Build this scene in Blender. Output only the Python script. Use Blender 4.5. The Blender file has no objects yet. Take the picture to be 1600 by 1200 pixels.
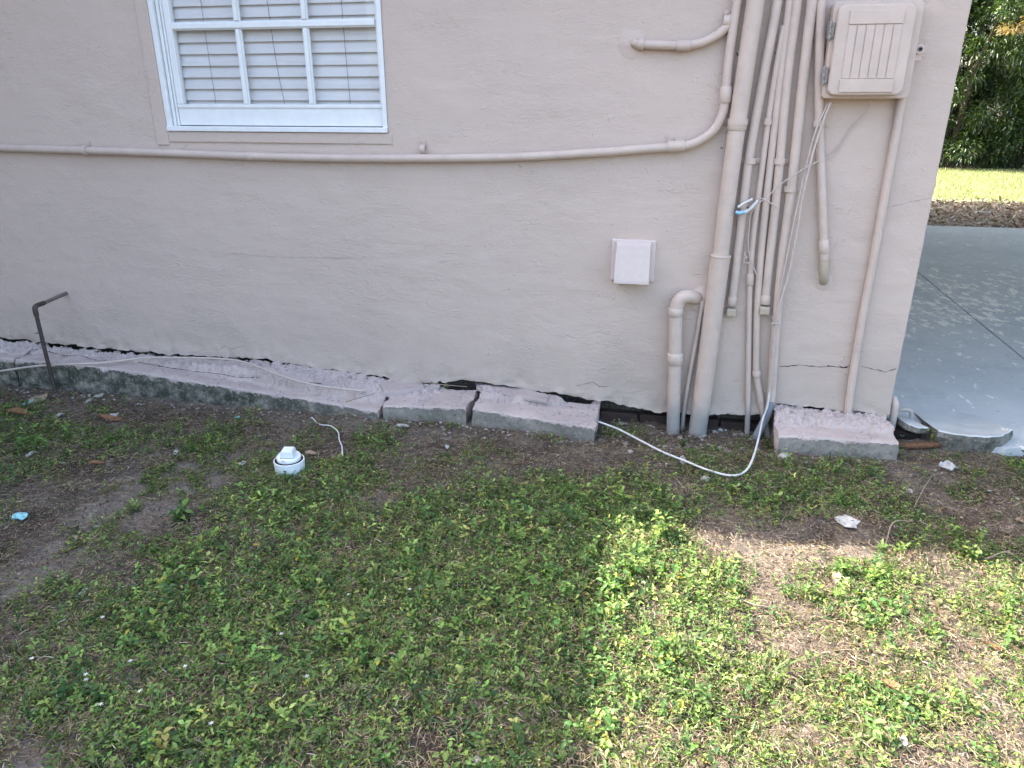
import bpy, math, random
import numpy as np
from mathutils import Vector, noise
rad = math.radians
S = bpy.context.scene
COL = S.collection
rng = np.random.default_rng(11)
random.seed(5)

# ------------------------------------------------------------------ camera
F = 1150.0; PITCH = rad(21.1); YAW = rad(11.4)
CAM = np.array([-1.189, -3.708, 1.6])
_fh = np.array([-math.sin(YAW), math.cos(YAW), 0.0]); _R = np.array([math.cos(YAW), math.sin(YAW), 0.0])
_fw = _fh*math.cos(PITCH)+np.array([0, 0, -math.sin(PITCH)]); _U = np.cross(_R, _fw)
def ray(px, py): return _fw+_R*(px-800)/F+_U*(600-py)/F
def W(px, py, y=0.0):
    """measured point on an upright plane parallel to the house wall"""
    d = ray(px, py); return CAM+d*((y-CAM[1])/d[1])
def G(px, py, z=0.0):
    """measured point on the level plane at height z"""
    d = ray(px, py); return CAM+d*((z-CAM[2])/d[2])
def proj(p):
    v = p-CAM; z = v@_fw
    return 800+F*(v@_R)/z, 600-F*(v@_U)/z
cd = bpy.data.cameras.new('camera'); cam = bpy.data.objects.new('camera', cd); COL.objects.link(cam)
cam.location = CAM; cam.rotation_euler = (math.pi/2-PITCH, 0, YAW)
cd.sensor_width = 36; cd.lens = F/1600*36; cd.clip_start = 0.05; cd.clip_end = 900
S.camera = cam

# ------------------------------------------------------------------ light
SUN_EL, SUN_AZ = 42.0, 15.0            # azimuth: shadows run to +x, turned by 15 degrees towards -y
w = bpy.data.worlds.new('World'); S.world = w; w.use_nodes = True
nt = w.node_tree; bg = nt.nodes['Background']
sky = nt.nodes.new('ShaderNodeTexSky'); sky.sky_type = 'NISHITA'; sky.sun_disc = False
sdir = Vector((-math.cos(rad(SUN_AZ))*math.cos(rad(SUN_EL)), math.sin(rad(SUN_AZ))*math.cos(rad(SUN_EL)), math.sin(rad(SUN_EL))))
sky.sun_elevation = rad(SUN_EL); sky.sun_rotation = math.atan2(sdir.x, sdir.y)
sky.air_density = 1.0; sky.dust_density = 4.5; sky.ozone_density = 0.3
nt.links.new(sky.outputs[0], bg.inputs[0]); bg.inputs[1].default_value = 0.15
sl = bpy.data.lights.new('sun', 'SUN'); sl.energy = 3.8; sl.angle = rad(0.53); sl.color = (1, 0.93, 0.82)
so = bpy.data.objects.new('sun', sl); COL.objects.link(so); so.location = (0, 0, 20)
so.rotation_euler = sdir.to_track_quat('Z', 'Y').to_euler()
S.view_settings.view_transform = 'Standard'; S.view_settings.look = 'None'
S.view_settings.exposure = 2.7; S.view_settings.gamma = 1
S.cycles.max_bounces = 8; S.cycles.transparent_max_bounces = 12

# ------------------------------------------------------------------ materials
def mat(name, rough=0.8, spec=0.3):
    m = bpy.data.materials.new(name); m.use_nodes = True
    n = m.node_tree; b = n.nodes['Principled BSDF']
    b.inputs['Roughness'].default_value = rough; b.inputs['Specular IOR Level'].default_value = spec
    return m, n, b
def N(n, t, **k):
    o = n.nodes.new(t)
    for a, v in k.items(): setattr(o, a, v)
    return o
def pos(n, scale=(1, 1, 1), rot=(0, 0, 0)):
    g = N(n, 'ShaderNodeNewGeometry'); mp = N(n, 'ShaderNodeMapping')
    mp.inputs['Scale'].default_value = scale; mp.inputs['Rotation'].default_value = rot
    n.links.new(g.outputs['Position'], mp.inputs[0]); return mp.outputs[0]
def noi(n, vec, scale, detail=4, rough=0.55, dist=0.0):
    t = N(n, 'ShaderNodeTexNoise'); t.inputs['Scale'].default_value = scale; t.inputs['Detail'].default_value = detail
    t.inputs['Roughness'].default_value = rough; t.inputs['Distortion'].default_value = dist
    n.links.new(vec, t.inputs['Vector']); return t.outputs['Fac']
def ramp(n, fac, a, b, ca=(0, 0, 0, 1), cb=(1, 1, 1, 1)):
    r = N(n, 'ShaderNodeValToRGB'); e = r.color_ramp.elements
    e[0].position = a; e[1].position = b; e[0].color = ca; e[1].color = cb
    n.links.new(fac, r.inputs[0]); return r.outputs[0]
def mix(n, fac, a, b, mode='MIX'):
    m = N(n, 'ShaderNodeMix', data_type='RGBA', blend_type=mode)
    for s, v in ((m.inputs[0], fac), (m.inputs[6], a), (m.inputs[7], b)):
        if isinstance(v, (int, float)): s.default_value = v
        elif isinstance(v, tuple): s.default_value = v if len(v) == 4 else (*v, 1)
        else: n.links.new(v, s)
    return m.outputs[2]
def mth(n, op, a, b=None):
    m = N(n, 'ShaderNodeMath', operation=op)
    for s, v in ((m.inputs[0], a), (m.inputs[1], b)):
        if v is None: continue
        if isinstance(v, (int, float)): s.default_value = v
        else: n.links.new(v, s)
    return m.outputs[0]
def bump(n, b, h, strength, dist, prev=None):
    u = N(n, 'ShaderNodeBump'); u.inputs['Strength'].default_value = strength; u.inputs['Distance'].default_value = dist
    n.links.new(h, u.inputs['Height'])
    if prev is not None: n.links.new(prev, u.inputs['Normal'])
    n.links.new(u.outputs[0], b.inputs['Normal']); return u.outputs[0]
def sepz(n, axis='Z'):
    g = N(n, 'ShaderNodeNewGeometry'); s = N(n, 'ShaderNodeSeparateXYZ'); n.links.new(g.outputs['Position'], s.inputs[0]); return s.outputs[axis]

PAINT = (0.530, 0.430, 0.368)
def m_stucco():
    m, n, b = mat('painted_stucco', 0.72, 0.25)
    p = pos(n)
    big = noi(n, p, 0.9, 3); mid = noi(n, p, 7, 5, 0.6)
    c = mix(n, ramp(n, big, 0.3, 0.7), (*PAINT,), (0.51, 0.416, 0.36))
    c = mix(n, mth(n, 'MULTIPLY', ramp(n, mid, 0.35, 0.75), 0.35), c, (0.53, 0.44, 0.385))
    # grime: greyer towards the foot of the wall and in blotches
    z = sepz(n); zz = mth(n, 'ADD', z, mth(n, 'MULTIPLY', noi(n, p, 3.5, 5), 0.5))
    low = ramp(n, zz, 0.38, 0.75, (1, 1, 1, 1), (0, 0, 0, 1))
    c = mix(n, mth(n, 'MULTIPLY', low, 0.5), c, (0.34, 0.30, 0.25))
    speck = ramp(n, noi(n, p, 38, 3, 0.6), 0.70, 0.76)
    c = mix(n, mth(n, 'MULTIPLY', speck, 0.35), c, (0.24, 0.20, 0.18))
    n.links.new(c, b.inputs['Base Color'])
    # render: soft hand-trowelled undulation, arcs left by the float, ridges, pits and grain
    p2 = pos(n, (1, 1, 2.2), (0, 0.22, 0))
    u = bump(n, b, noi(n, p2, 4, 4, 0.5, 0.5), 0.25, 0.014)
    f = noi(n, p, 2.4, 2, 0.5, 0.3)
    arcs = mth(n, 'SINE', mth(n, 'MULTIPLY', f, 210)); am = ramp(n, noi(n, p, 3.1, 3), 0.54, 0.72)
    u = bump(n, b, mth(n, 'MULTIPLY', mth(n, 'MULTIPLY', arcs, am), noi(n, p, 11, 4, 0.7)), 0.25, 0.0012, u)
    p4 = pos(n, (1, 1, 2.1), (0, -0.1, 0)); rm = ramp(n, noi(n, p, 2.0, 3, 0.6), 0.40, 0.66)
    u = bump(n, b, mth(n, 'MULTIPLY', mth(n, 'SUBTRACT', ramp(n, noi(n, p4, 30, 6, 0.7, 0.9), 0.40, 0.72), 0.33), mth(n, 'ADD', mth(n, 'MULTIPLY', rm, 0.6), 0.25)), 0.52, 0.0045, u)
    v = N(n, 'ShaderNodeTexVoronoi', feature='F1'); v.inputs['Scale'].default_value = 26; n.links.new(p, v.inputs['Vector'])
    pit = mth(n, 'MULTIPLY', ramp(n, v.outputs[0], 0.05, 0.16), 1.0); u = bump(n, b, mth(n, 'MULTIPLY', pit, ramp(n, noi(n, p, 6, 2), 0.5, 0.6)), 0.35, 0.003, u)
    fl_ = ramp(n, noi(n, pos(n, (1, 1, 1.7), (0, 0.5, 0)), 17, 3, 0.5, 2.0), 0.60, 0.68); u = bump(n, b, mth(n, 'MULTIPLY', fl_, ramp(n, noi(n, p, 3.7, 2), 0.48, 0.6)), 0.6, 0.003, u)
    bump(n, b, noi(n, p, 85, 5, 0.7), 0.25, 0.003, u)
    return m
def m_paint(name, col=PAINT, rough=0.5, dirt=0.35, low=True, bumpy=0.2):
    m, n, b = mat(name, rough, 0.4)
    p = pos(n)
    c = mix(n, ramp(n, noi(n, p, 14, 5), 0.35, 0.7), (*col,), tuple(x*0.88 for x in col))
    sp = ramp(n, noi(n, p, 60, 4, 0.7), 0.62, 0.72)
    c = mix(n, mth(n, 'MULTIPLY', sp, dirt), c, (0.22, 0.19, 0.16))
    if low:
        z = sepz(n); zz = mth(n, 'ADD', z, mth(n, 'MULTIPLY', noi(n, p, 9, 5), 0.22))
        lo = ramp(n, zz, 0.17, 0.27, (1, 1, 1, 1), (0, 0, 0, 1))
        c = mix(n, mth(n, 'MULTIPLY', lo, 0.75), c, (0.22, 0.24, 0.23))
    n.links.new(c, b.inputs['Base Color'])
    bump(n, b, noi(n, p, 70, 4), bumpy, 0.003)
    return m
def m_flat(name, col, rough=0.5, spec=0.4, metal=0.0, var=0.15, sc=40, bs=0.15):
    m, n, b = mat(name, rough, spec); b.inputs['Metallic'].default_value = metal
    p = pos(n)
    c = mix(n, ramp(n, noi(n, p, sc, 4), 0.3, 0.7), (*col,), tuple(x*(1-var) for x in col))
    n.links.new(c, b.inputs['Base Color'])
    bump(n, b, noi(n, p, sc*3, 4), bs, 0.002)
    return m
def m_ledge_top():
    m, n, b = mat('painted_mortar', 0.8, 0.2); p = pos(n)
    c = mix(n, ramp(n, noi(n, p, 6, 5), 0.35, 0.7), (0.45, 0.378, 0.352), (0.36, 0.305, 0.285))
    chip = ramp(n, noi(n, p, 30, 5, 0.7), 0.62, 0.68)
    c = mix(n, mth(n, 'MULTIPLY', chip, 0.5), c, (0.24, 0.21, 0.185))
    n.links.new(c, b.inputs['Base Color'])
    u = bump(n, b, noi(n, p, 45, 6, 0.65), 0.6, 0.012)
    v = N(n, 'ShaderNodeTexVoronoi', feature='DISTANCE_TO_EDGE'); v.inputs['Scale'].default_value = 14
    n.links.new(p, v.inputs['Vector'])
    bump(n, b, ramp(n, v.outputs[0], 0.0, 0.06), 0.25, 0.004, u)
    return m
def m_concrete(name='bare_concrete', ca=(0.31, 0.29, 0.25), cb=(0.15, 0.15, 0.125), sc=6):
    m, n, b = mat(name, 0.95, 0.1); p = pos(n)
    c = mix(n, ramp(n, noi(n, p, sc, 6, 0.65), 0.35, 0.65), (*ca,), (*cb,))
    xx = sepz(n, 'X')
    mo = mth(n, 'MULTIPLY', ramp(n, noi(n, pos(n, (1, 1, 1.3)), 14, 7, 0.75), 0.42, 0.56), ramp_abs(n, xx, -2.4, -3.6)); c = mix(n, mth(n, 'MULTIPLY', mo, 0.85), c, (0.04, 0.05, 0.038))
    sp = ramp(n, noi(n, p, 80, 4, 0.7), 0.55, 0.68)
    c = mix(n, mth(n, 'MULTIPLY', sp, 0.5), c, (0.40, 0.38, 0.34))
    pk = ramp(n, noi(n, p, 55, 4, 0.75), 0.62, 0.68); c = mix(n, mth(n, 'MULTIPLY', pk, 0.7), c, (0.05, 0.05, 0.045))
    n.links.new(c, b.inputs['Base Color'])
    u = bump(n, b, noi(n, p, 35, 7, 0.7), 0.8, 0.012); bump(n, b, noi(n, p, 160, 3), 0.4, 0.003, u)
    return m
def m_kerb():
    """bare, pitted, partly mossy concrete below; crumbling pink paint and mortar above, running over the edge"""
    m, n, b = mat('kerb_concrete_and_paint', 0.88, 0.15); p = pos(n)
    c = mix(n, ramp(n, noi(n, p, 6, 6, 0.65), 0.35, 0.65), (0.30, 0.275, 0.235), (0.16, 0.155, 0.13))
    mo = mth(n, 'MULTIPLY', ramp(n, noi(n, pos(n, (1, 1, 1.3)), 12, 7, 0.75), 0.38, 0.56), ramp_abs(n, sepz(n, 'X'), -2.5, -3.3)); c = mix(n, mth(n, 'MULTIPLY', mo, 0.9), c, (0.04, 0.052, 0.038))
    sp = ramp(n, noi(n, p, 75, 5, 0.72), 0.55, 0.66); c = mix(n, mth(n, 'MULTIPLY', sp, 0.5), c, (0.44, 0.41, 0.36))
    pk = ramp(n, noi(n, p, 48, 5, 0.75), 0.60, 0.66); c = mix(n, mth(n, 'MULTIPLY', pk, 0.75), c, (0.05, 0.05, 0.042))
    t = mix(n, ramp(n, noi(n, p, 6, 5), 0.35, 0.7), (0.50, 0.42, 0.385), (0.40, 0.335, 0.31))
    chip = ramp(n, noi(n, p, 26, 6, 0.72), 0.60, 0.64); t = mix(n, mth(n, 'MULTIPLY', chip, 0.6), t, (0.23, 0.20, 0.175))
    a = N(n, 'ShaderNodeAttribute'); a.attribute_name = 'paint'
    v = mth(n, 'ADD', a.outputs['Fac'], mth(n, 'MULTIPLY', mth(n, 'SUBTRACT', noi(n, p, 13, 7, 0.7), 0.5), 0.9))
    k = ramp(n, v, 0.955, 0.985)
    n.links.new(mix(n, k, c, t), b.inputs['Base Color'])
    u = bump(n, b, noi(n, p, 38, 7, 0.7), 0.8, 0.012); u = bump(n, b, k, 0.4, 0.004, u)
    bump(n, b, noi(n, p, 150, 4, 0.7), 0.5, 0.004, u)
    return m
def m_patio():
    m, n, b = mat('worn_blue_paint', 0.6, 0.4); p = pos(n)
    base = mix(n, ramp(n, noi(n, p, 1.6, 5, 0.6), 0.3, 0.7), (0.44, 0.465, 0.465), (0.54, 0.555, 0.54))
    base = mix(n, mth(n, 'MULTIPLY', ramp(n, noi(n, p, 26, 5, 0.7), 0.5, 0.75), 0.4), base, (0.32, 0.36, 0.365))
    base = mix(n, mth(n, 'MULTIPLY', ramp(n, noi(n, p, 5, 7, 0.75, 0.5), 0.52, 0.60), 0.3), base, (0.30, 0.33, 0.33))
    ps = pos(n, (1.0, 0.55, 1), (0, 0, 0.5)); f = noi(n, ps, 15, 10, 0.72, 0.1)
    y = sepz(n, 'Y')
    a = ramp(n, y, 0.02, 0.09); y1 = N(n, 'ShaderNodeMapRange'); y1.inputs[1].default_value = 0.9; y1.inputs[2].default_value = 2.4
    n.links.new(y, y1.inputs[0]); y2 = N(n, 'ShaderNodeMapRange'); y2.inputs[1].default_value = 3.4; y2.inputs[2].default_value = 5.2
    n.links.new(y, y2.inputs[0])
    band = mth(n, 'SUBTRACT', y1.outputs[0], y2.outputs[0])
    ff = mth(n, 'ADD', f, mth(n, 'MULTIPLY', band, 0.085)); ff = mth(n, 'ADD', mth(n, 'SUBTRACT', ff, 0.03), mth(n, 'MULTIPLY', noi(n, p, 1.3, 3), 0.16))
    worn = ramp(n, ff, 0.672, 0.682)
    c = mix(n, worn, base, (0.80, 0.78, 0.70))
    n.links.new(c, b.inputs['Base Color'])
    n.links.new(ramp(n, worn, 0, 1, (0.55,)*3+(1,), (0.9,)*3+(1,)), b.inputs['Roughness'])
    u = bump(n, b, worn, 0.25, -0.003); bump(n, b, noi(n, p, 22, 8, 0.7), 0.45, 0.008, u)
    return m
def m_ground():
    m, n, b = mat('soil', 0.95, 0.1); p = pos(n)
    c = mix(n, ramp(n, noi(n, p, 3.2, 6, 0.65), 0.38, 0.62), (0.055, 0.043, 0.033), (0.20, 0.17, 0.142))
    c = mix(n, mth(n, 'MULTIPLY', ramp(n, noi(n, p, 110, 4, 0.7), 0.45, 0.62), 0.7), c, (0.07, 0.055, 0.045))
    c = mix(n, mth(n, 'MULTIPLY', ramp(n, noi(n, p, 170, 3, 0.7), 0.62, 0.68), 0.7), c, (0.36, 0.32, 0.27))
    sa = N(n, 'ShaderNodeAttribute'); sa.attribute_name = 'sand'
    sm = mth(n, 'ADD', sa.outputs['Fac'], mth(n, 'MULTIPLY', mth(n, 'SUBTRACT', noi(n, p, 14, 6, 0.7), 0.5), 1.3))
    c = mix(n, mth(n, 'MULTIPLY', ramp(n, sm, 0.38, 0.85), 0.7), c, mix(n, ramp(n, noi(n, p, 90, 4, 0.7), 0.4, 0.62), (0.29, 0.26, 0.225), (0.16, 0.135, 0.115)))
    # rear yard: leaf mould strip behind the patio, then lawn
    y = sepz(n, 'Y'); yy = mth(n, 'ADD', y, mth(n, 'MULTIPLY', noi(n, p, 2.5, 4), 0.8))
    c = mix(n, ramp_abs(n, yy, 7.3, 7.6), c, mix(n, ramp(n, noi(n, p, 9, 6, 0.7), 0.4, 0.6), (0.24, 0.20, 0.16), (0.44, 0.40, 0.35)))
    c = mix(n, ramp_abs(n, yy, 10.25, 10.7), c, mix(n, ramp(n, noi(n, p, 12, 5, 0.7), 0.4, 0.6), (0.24, 0.25, 0.13), (0.17, 0.19, 0.09)))
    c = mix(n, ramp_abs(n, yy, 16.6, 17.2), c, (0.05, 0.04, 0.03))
    n.links.new(c, b.inputs['Base Color'])
    u = bump(n, b, noi(n, p, 40, 7, 0.7), 0.9, 0.015); bump(n, b, noi(n, p, 220, 3, 0.7), 0.7, 0.004, u)
    return m
def ramp_abs(n, v, a, b_):
    r = N(n, 'ShaderNodeMapRange'); r.inputs[1].default_value = a; r.inputs[2].default_value = b_; n.links.new(v, r.inputs[0]); return r.outputs[0]
def m_leaf(name, trans=0.45, rough=0.5, tint=(1.15, 1.3, 0.6), spec=0.25):
    m, n, b = mat(name, rough, spec)
    a = N(n, 'ShaderNodeAttribute'); a.attribute_name = 'Col'
    n.links.new(a.outputs['Color'], b.inputs['Base Color'])
    t = N(n, 'ShaderNodeBsdfTranslucent'); n.links.new(mix(n, 1.0, a.outputs['Color'], tint, 'MULTIPLY'), t.inputs[0])
    ms = N(n, 'ShaderNodeMixShader'); ms.inputs[0].default_value = trans
    o = n.nodes['Material Output']; n.links.new(b.outputs[0], ms.inputs[1]); n.links.new(t.outputs[0], ms.inputs[2]); n.links.new(ms.outputs[0], o.inputs[0])
    return m
def m_glass():
    m = bpy.data.materials.new('window_glass'); m.use_nodes = True; n = m.node_tree; n.nodes.remove(n.nodes['Principled BSDF'])
    g = N(n, 'ShaderNodeBsdfGlossy'); g.inputs['Roughness'].default_value = 0.02; t = N(n, 'ShaderNodeBsdfTransparent'); t.inputs[0].default_value = (0.96, 0.96, 0.97, 1)
    f = N(n, 'ShaderNodeFresnel'); f.inputs[0].default_value = 1.5
    ms = N(n, 'ShaderNodeMixShader'); gg = N(n, 'ShaderNodeNewGeometry'); n.links.new(mth(n, 'MULTIPLY', mth(n, 'MULTIPLY', f.outputs[0], 1.6), mth(n, 'SUBTRACT', 1.0, gg.outputs['Backfacing'])), ms.inputs[0]); n.links.new(t.outputs[0], ms.inputs[1]); n.links.new(g.outputs[0], ms.inputs[2])
    n.links.new(ms.outputs[0], n.nodes['Material Output'].inputs[0]); return m
def m_brick():
    m, n, b = mat('old_brick', 0.95, 0.1); p = pos(n)
    c = mix(n, ramp(n, noi(n, p, 12, 5, 0.7), 0.35, 0.65), (0.085, 0.055, 0.045), (0.05, 0.042, 0.038))
    n.links.new(c, b.inputs['Base Color']); bump(n, b, noi(n, p, 50, 6, 0.7), 0.8, 0.01); return m
M = dict(
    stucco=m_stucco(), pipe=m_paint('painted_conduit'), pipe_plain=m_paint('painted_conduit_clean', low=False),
    pipe_ochre=m_flat('ochre_stained_paint', (0.42, 0.355, 0.27), 0.7), grey_pvc=m_flat('grey_conduit', (0.22, 0.25, 0.28), 0.5),
    ledge=m_ledge_top(), kerb=m_kerb(), concrete=m_concrete(), concrete_dark=m_concrete('rough_broken_concrete', (0.24, 0.235, 0.21), (0.06, 0.065, 0.05), 11),
    patio=m_patio(), ground=m_ground(), brick=m_brick(), old=m_concrete('old_foundation', (0.10, 0.09, 0.08), (0.05, 0.045, 0.04), 9), glass=m_glass(),
    white=m_flat('white_window_paint', (0.74, 0.76, 0.76), 0.4, 0.4, 0, 0.08, 25, 0.1), slat=m_flat('blind_slat', (0.74, 0.74, 0.71), 0.5, 0.3, 0, 0.08, 10, 0.02),
    pvc=m_flat('white_pvc', (0.74, 0.78, 0.79), 0.35, 0.5, 0, 0.12, 30, 0.05), hood=m_flat('white_vent_plastic', (0.62, 0.53, 0.49), 0.75, 0.2, 0, 0.06),
    cable=m_flat('painted_cable', (0.50, 0.425, 0.375), 0.6), cable_white=m_flat('white_cable', (0.60, 0.60, 0.58), 0.45),
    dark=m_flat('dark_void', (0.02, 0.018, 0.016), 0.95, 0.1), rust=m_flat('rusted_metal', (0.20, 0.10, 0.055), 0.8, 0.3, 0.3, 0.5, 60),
    steel=m_flat('aged_metal', (0.24, 0.23, 0.22), 0.55, 0.5, 0.6, 0.4, 60), hinge=m_flat('worn_painted_hinge', (0.36, 0.33, 0.31), 0.5, 0.5, 0.2, 0.5, 70), darkpipe=m_flat('tarnished_copper', (0.085, 0.07, 0.062), 0.6, 0.4, 0.4, 0.4, 50),
    roof=m_flat('roof_paint', (0.40, 0.38, 0.36), 0.8, 0.2), blue=m_flat('pale_blue_plastic', (0.25, 0.50, 0.75), 0.4), trim=m_paint('smooth_stucco_patch', (0.43, 0.365, 0.32), 0.75, 0.2, False, 0.35),
    paper=m_flat('weathered_white_flake', (0.46, 0.45, 0.43), 0.8, 0.2, 0, 0.2, 60), teal=m_flat('turquoise_flake', (0.30, 0.62, 0.66), 0.7, 0.2, 0, 0.2, 60),
    tan=m_flat('tan_cardboard', (0.40, 0.29, 0.20), 0.9, 0.1, 0, 0.25, 50), stone=m_flat('pale_stone', (0.42, 0.40, 0.37), 0.9, 0.1, 0, 0.3, 40, 0.5),
    deadleaf=m_flat('dead_leaf', (0.22, 0.11, 0.06), 0.8, 0.2, 0, 0.4, 50), wood=m_flat('bleached_twig', (0.34, 0.28, 0.22), 0.9, 0.1, 0, 0.3, 90),
    bark=m_flat('bark', (0.12, 0.09, 0.065), 0.95, 0.1, 0, 0.4, 20, 0.6),
    leaf=m_leaf('weed_leaf', 0.42), straw=m_leaf('dry_straw', 0.15, 0.8, (1, 0.95, 0.85), 0.1), tree_leaf=m_leaf('tree_leaf', 0.35, 0.35, (1.3, 1.4, 0.4), 0.5))

# ------------------------------------------------------------------ object helpers
LOC = {}
def tag(o, label=None, cat=None, group=None, kind=None):
    for k, v in (('label', label), ('category', cat), ('group', group), ('kind', kind)):
        if v: o[k] = v
    return o
def thing(name, label, cat, loc, group=None):
    o = bpy.data.objects.new(name, None); COL.objects.link(o); o.location = [float(a) for a in loc]; o.empty_display_size = 0.05
    LOC[o] = Vector(o.location); return tag(o, label, cat, group)
def obj(name, geo, m, parent=None, smooth=False, loc=None):
    """geo = (verts, faces) in world metres -> one mesh object, parented without moving it"""
    v, f = geo; me = bpy.data.meshes.new(name)
    org = Vector((0, 0, 0)) if parent is None else LOC[parent]
    if parent is None and loc is not None: org = Vector([float(a) for a in loc])
    me.from_pydata([(float(a[0])-org.x, float(a[1])-org.y, float(a[2])-org.z) for a in v], [], f)
    ms = m if isinstance(m, (list, tuple)) else [m]
    for mm in ms: me.materials.append(mm)
    if smooth: me.polygons.foreach_set('use_smooth', [True]*len(me.polygons)); me.update(); me.set_sharp_from_angle(angle=rad(48))
    me.update()
    o = bpy.data.objects.new(name, me); COL.objects.link(o)
    if parent is not None: o.parent = parent; LOC[o] = org
    else: o.location = org; LOC[o] = org
    return o
def join(*gs):
    V, Fc = [], []
    for v, f in gs:
        k = len(V); V += [tuple(a) for a in v]; Fc += [tuple(i+k for i in q) for q in f]
    return V, Fc
def box(x0, x1, y0, y1, z0, z1, bv=0.0):
    """box with chamfered edges when bv > 0"""
    if bv <= 0:
        v = [(x, y, z) for x in (x0, x1) for y in (y0, y1) for z in (z0, z1)]
        return v, [(0, 1, 3, 2), (4, 6, 7, 5), (0, 4, 5, 1), (2, 3, 7, 6), (0, 2, 6, 4), (1, 5, 7, 3)]
    import bmesh
    bm = bmesh.new(); bmesh.ops.create_cube(bm, size=1)
    for q in bm.verts: q.co = Vector(((x0+x1)/2+q.co.x*(x1-x0), (y0+y1)/2+q.co.y*(y1-y0), (z0+z1)/2+q.co.z*(z1-z0)))
    bmesh.ops.bevel(bm, geom=bm.edges[:], offset=bv, segments=2, affect='EDGES', profile=0.5)
    bm.verts.index_update(); g = ([tuple(q.co) for q in bm.verts], [tuple(q.index for q in f.verts) for f in bm.faces]); bm.free(); return g
def smooth_path(pts, sub=6):
    P_ = [np.array(p, float) for p in pts]
    if len(P_) < 3: return P_
    ext = [2*P_[0]-P_[1]]+P_+[2*P_[-1]-P_[-2]]; out = []
    for i in range(1, len(ext)-2):
        a, b, c, d = ext[i-1:i+3]
        for k in range(sub):
            t = k/sub; out.append(0.5*((2*b)+(-a+c)*t+(2*a-5*b+4*c-d)*t*t+(-a+3*b-3*c+d)*t**3))
    out.append(P_[-1]); return out
def tube(pts, r, seg=12, sub=6, cap=True):
    P_ = smooth_path(pts, sub) if sub > 1 else [np.array(p, float) for p in pts]
    n = len(P_); rr = r if isinstance(r, (list, tuple)) else [r]*n
    if len(rr) != n: rr = list(np.interp(np.linspace(0, 1, n), np.linspace(0, 1, len(rr)), rr))
    V, Fc = [], []; t0 = None; u = None
    for i, p in enumerate(P_):
        t = P_[min(i+1, n-1)]-P_[max(i-1, 0)]; t = t/(np.linalg.norm(t)+1e-9)
        if u is None:
            a = np.array([0, 1, 0.]) if abs(t[1]) < 0.9 else np.array([1., 0, 0]); u = np.cross(t, a)
        u = u-t*(u@t); u /= np.linalg.norm(u)+1e-9; v = np.cross(t, u)
        for k in range(seg):
            q = 2*math.pi*k/seg; V.append(p+rr[i]*(math.cos(q)*u+math.sin(q)*v))
    for i in range(n-1):
        for k in range(seg):
            a = i*seg+k; b = i*seg+(k+1) % seg; Fc.append((a, b, b+seg, a+seg))
    if cap: Fc += [tuple(range(seg))[::-1], tuple(range((n-1)*seg, n*seg))]
    return V, Fc
def lathe(prof, c, seg=32, tilt=(0, 0)):
    V, Fc = [], []
    for r, z in prof:
        for k in range(seg):
            q = 2*math.pi*k/seg; x = r*math.cos(q); y = r*math.sin(q)
            V.append((c[0]+x, c[1]+y, c[2]+z+x*tilt[0]+y*tilt[1]))
    for i in range(len(prof)-1):
        for k in range(seg): a = i*seg+k; b = i*seg+(k+1) % seg; Fc.append((a, b, b+seg, a+seg))
    Fc.append(tuple(range((len(prof)-1)*seg, len(prof)*seg))); return V, Fc
def prism(poly, z0, z1):
    n = len(poly); V = [(x, y, z0) for x, y in poly]+[(x, y, z1) for x, y in poly]
    return V, [tuple(range(n))[::-1], tuple(range(n, 2*n))]+[(i, (i+1) % n, n+(i+1) % n, n+i) for i in range(n)]
def nz(x, y, z=0.0, s=1.0, o=3): return noise.fractal(Vector((x*s, y*s, z*s)), 0.9, 2.0, o)
def ip(x, xs, ys): return float(np.interp(x, xs, ys))

# ------------------------------------------------------------------ ground
SB = [(185, 800, 75, 28, 1.0), (30, 905, 45, 28, .9), (640, 675, 120, 12, .5), (330, 640, 260, 16, .7), (250, 770, 60, 14, .8), (1190, 858, 90, 14, .9), (1330, 850, 60, 12, .5), (1430, 745, 55, 22, 1.0), (1060, 690, 70, 16, .6), (300, 740, 60, 14, .7), (60, 1190, 40, 18, 1.2), (380, 725, 60, 12, .7), (1240, 1010, 40, 12, .4)]
SBW = [(G(a, b), sx_*np.linalg.norm(G(a, b)-CAM)/1150, sy_*np.linalg.norm(G(a, b)-CAM)/1150/0.42, w_) for a, b, sx_, sy_, w_ in SB]
def sand(x, y):
    x = np.asarray(x, float); y = np.asarray(y, float); g = np.zeros(x.shape)
    for p_, sx_, sy_, w_ in SBW: g += w_*np.exp(-((x-p_[0])/sx_)**2/2-((y-p_[1])/sy_)**2/2)
    return np.clip(g, 0, 1.0)*0.75
def hbase(x, y):
    d = 0.0
    if -1.6 < x < -0.5 and y > -0.42:      # hollow washed out under the wall
        d -= 0.045*min(1, (x+1.6)/0.15, (-0.5-x)/0.08)*min(1, (y+0.42)/0.2)
    if -3.5 < x < 0.3: d += 0
    if y < -3.2 or y > 0.6 or x < -6 or x > 1.8: return 0.0+d
    return d+0.014*nz(x, y, 0, 1.7, 3)+0.017*nz(x, y, 3, 8, 4)
gx = np.concatenate([[-400, -120, -40, -15, -9], np.arange(-6.0, 1.8, 0.016), [3, 6, 12, 30, 100, 400]])
gy = np.concatenate([[-400, -100, -30, -10, -5], np.arange(-3.4, 0.5, 0.016), [2, 5, 9, 14, 20, 40, 120, 400]])
V = []
for y in gy:
    for x in gx: V.append((x, y, hbase(x, y)))
nx = len(gx); Fc = [(j*nx+i, j*nx+i+1, (j+1)*nx+i+1, (j+1)*nx+i) for j in range(len(gy)-1) for i in range(nx-1)]
gr_ = tag(obj('ground', (V, Fc), M['ground'], smooth=True), kind='structure')
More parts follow.
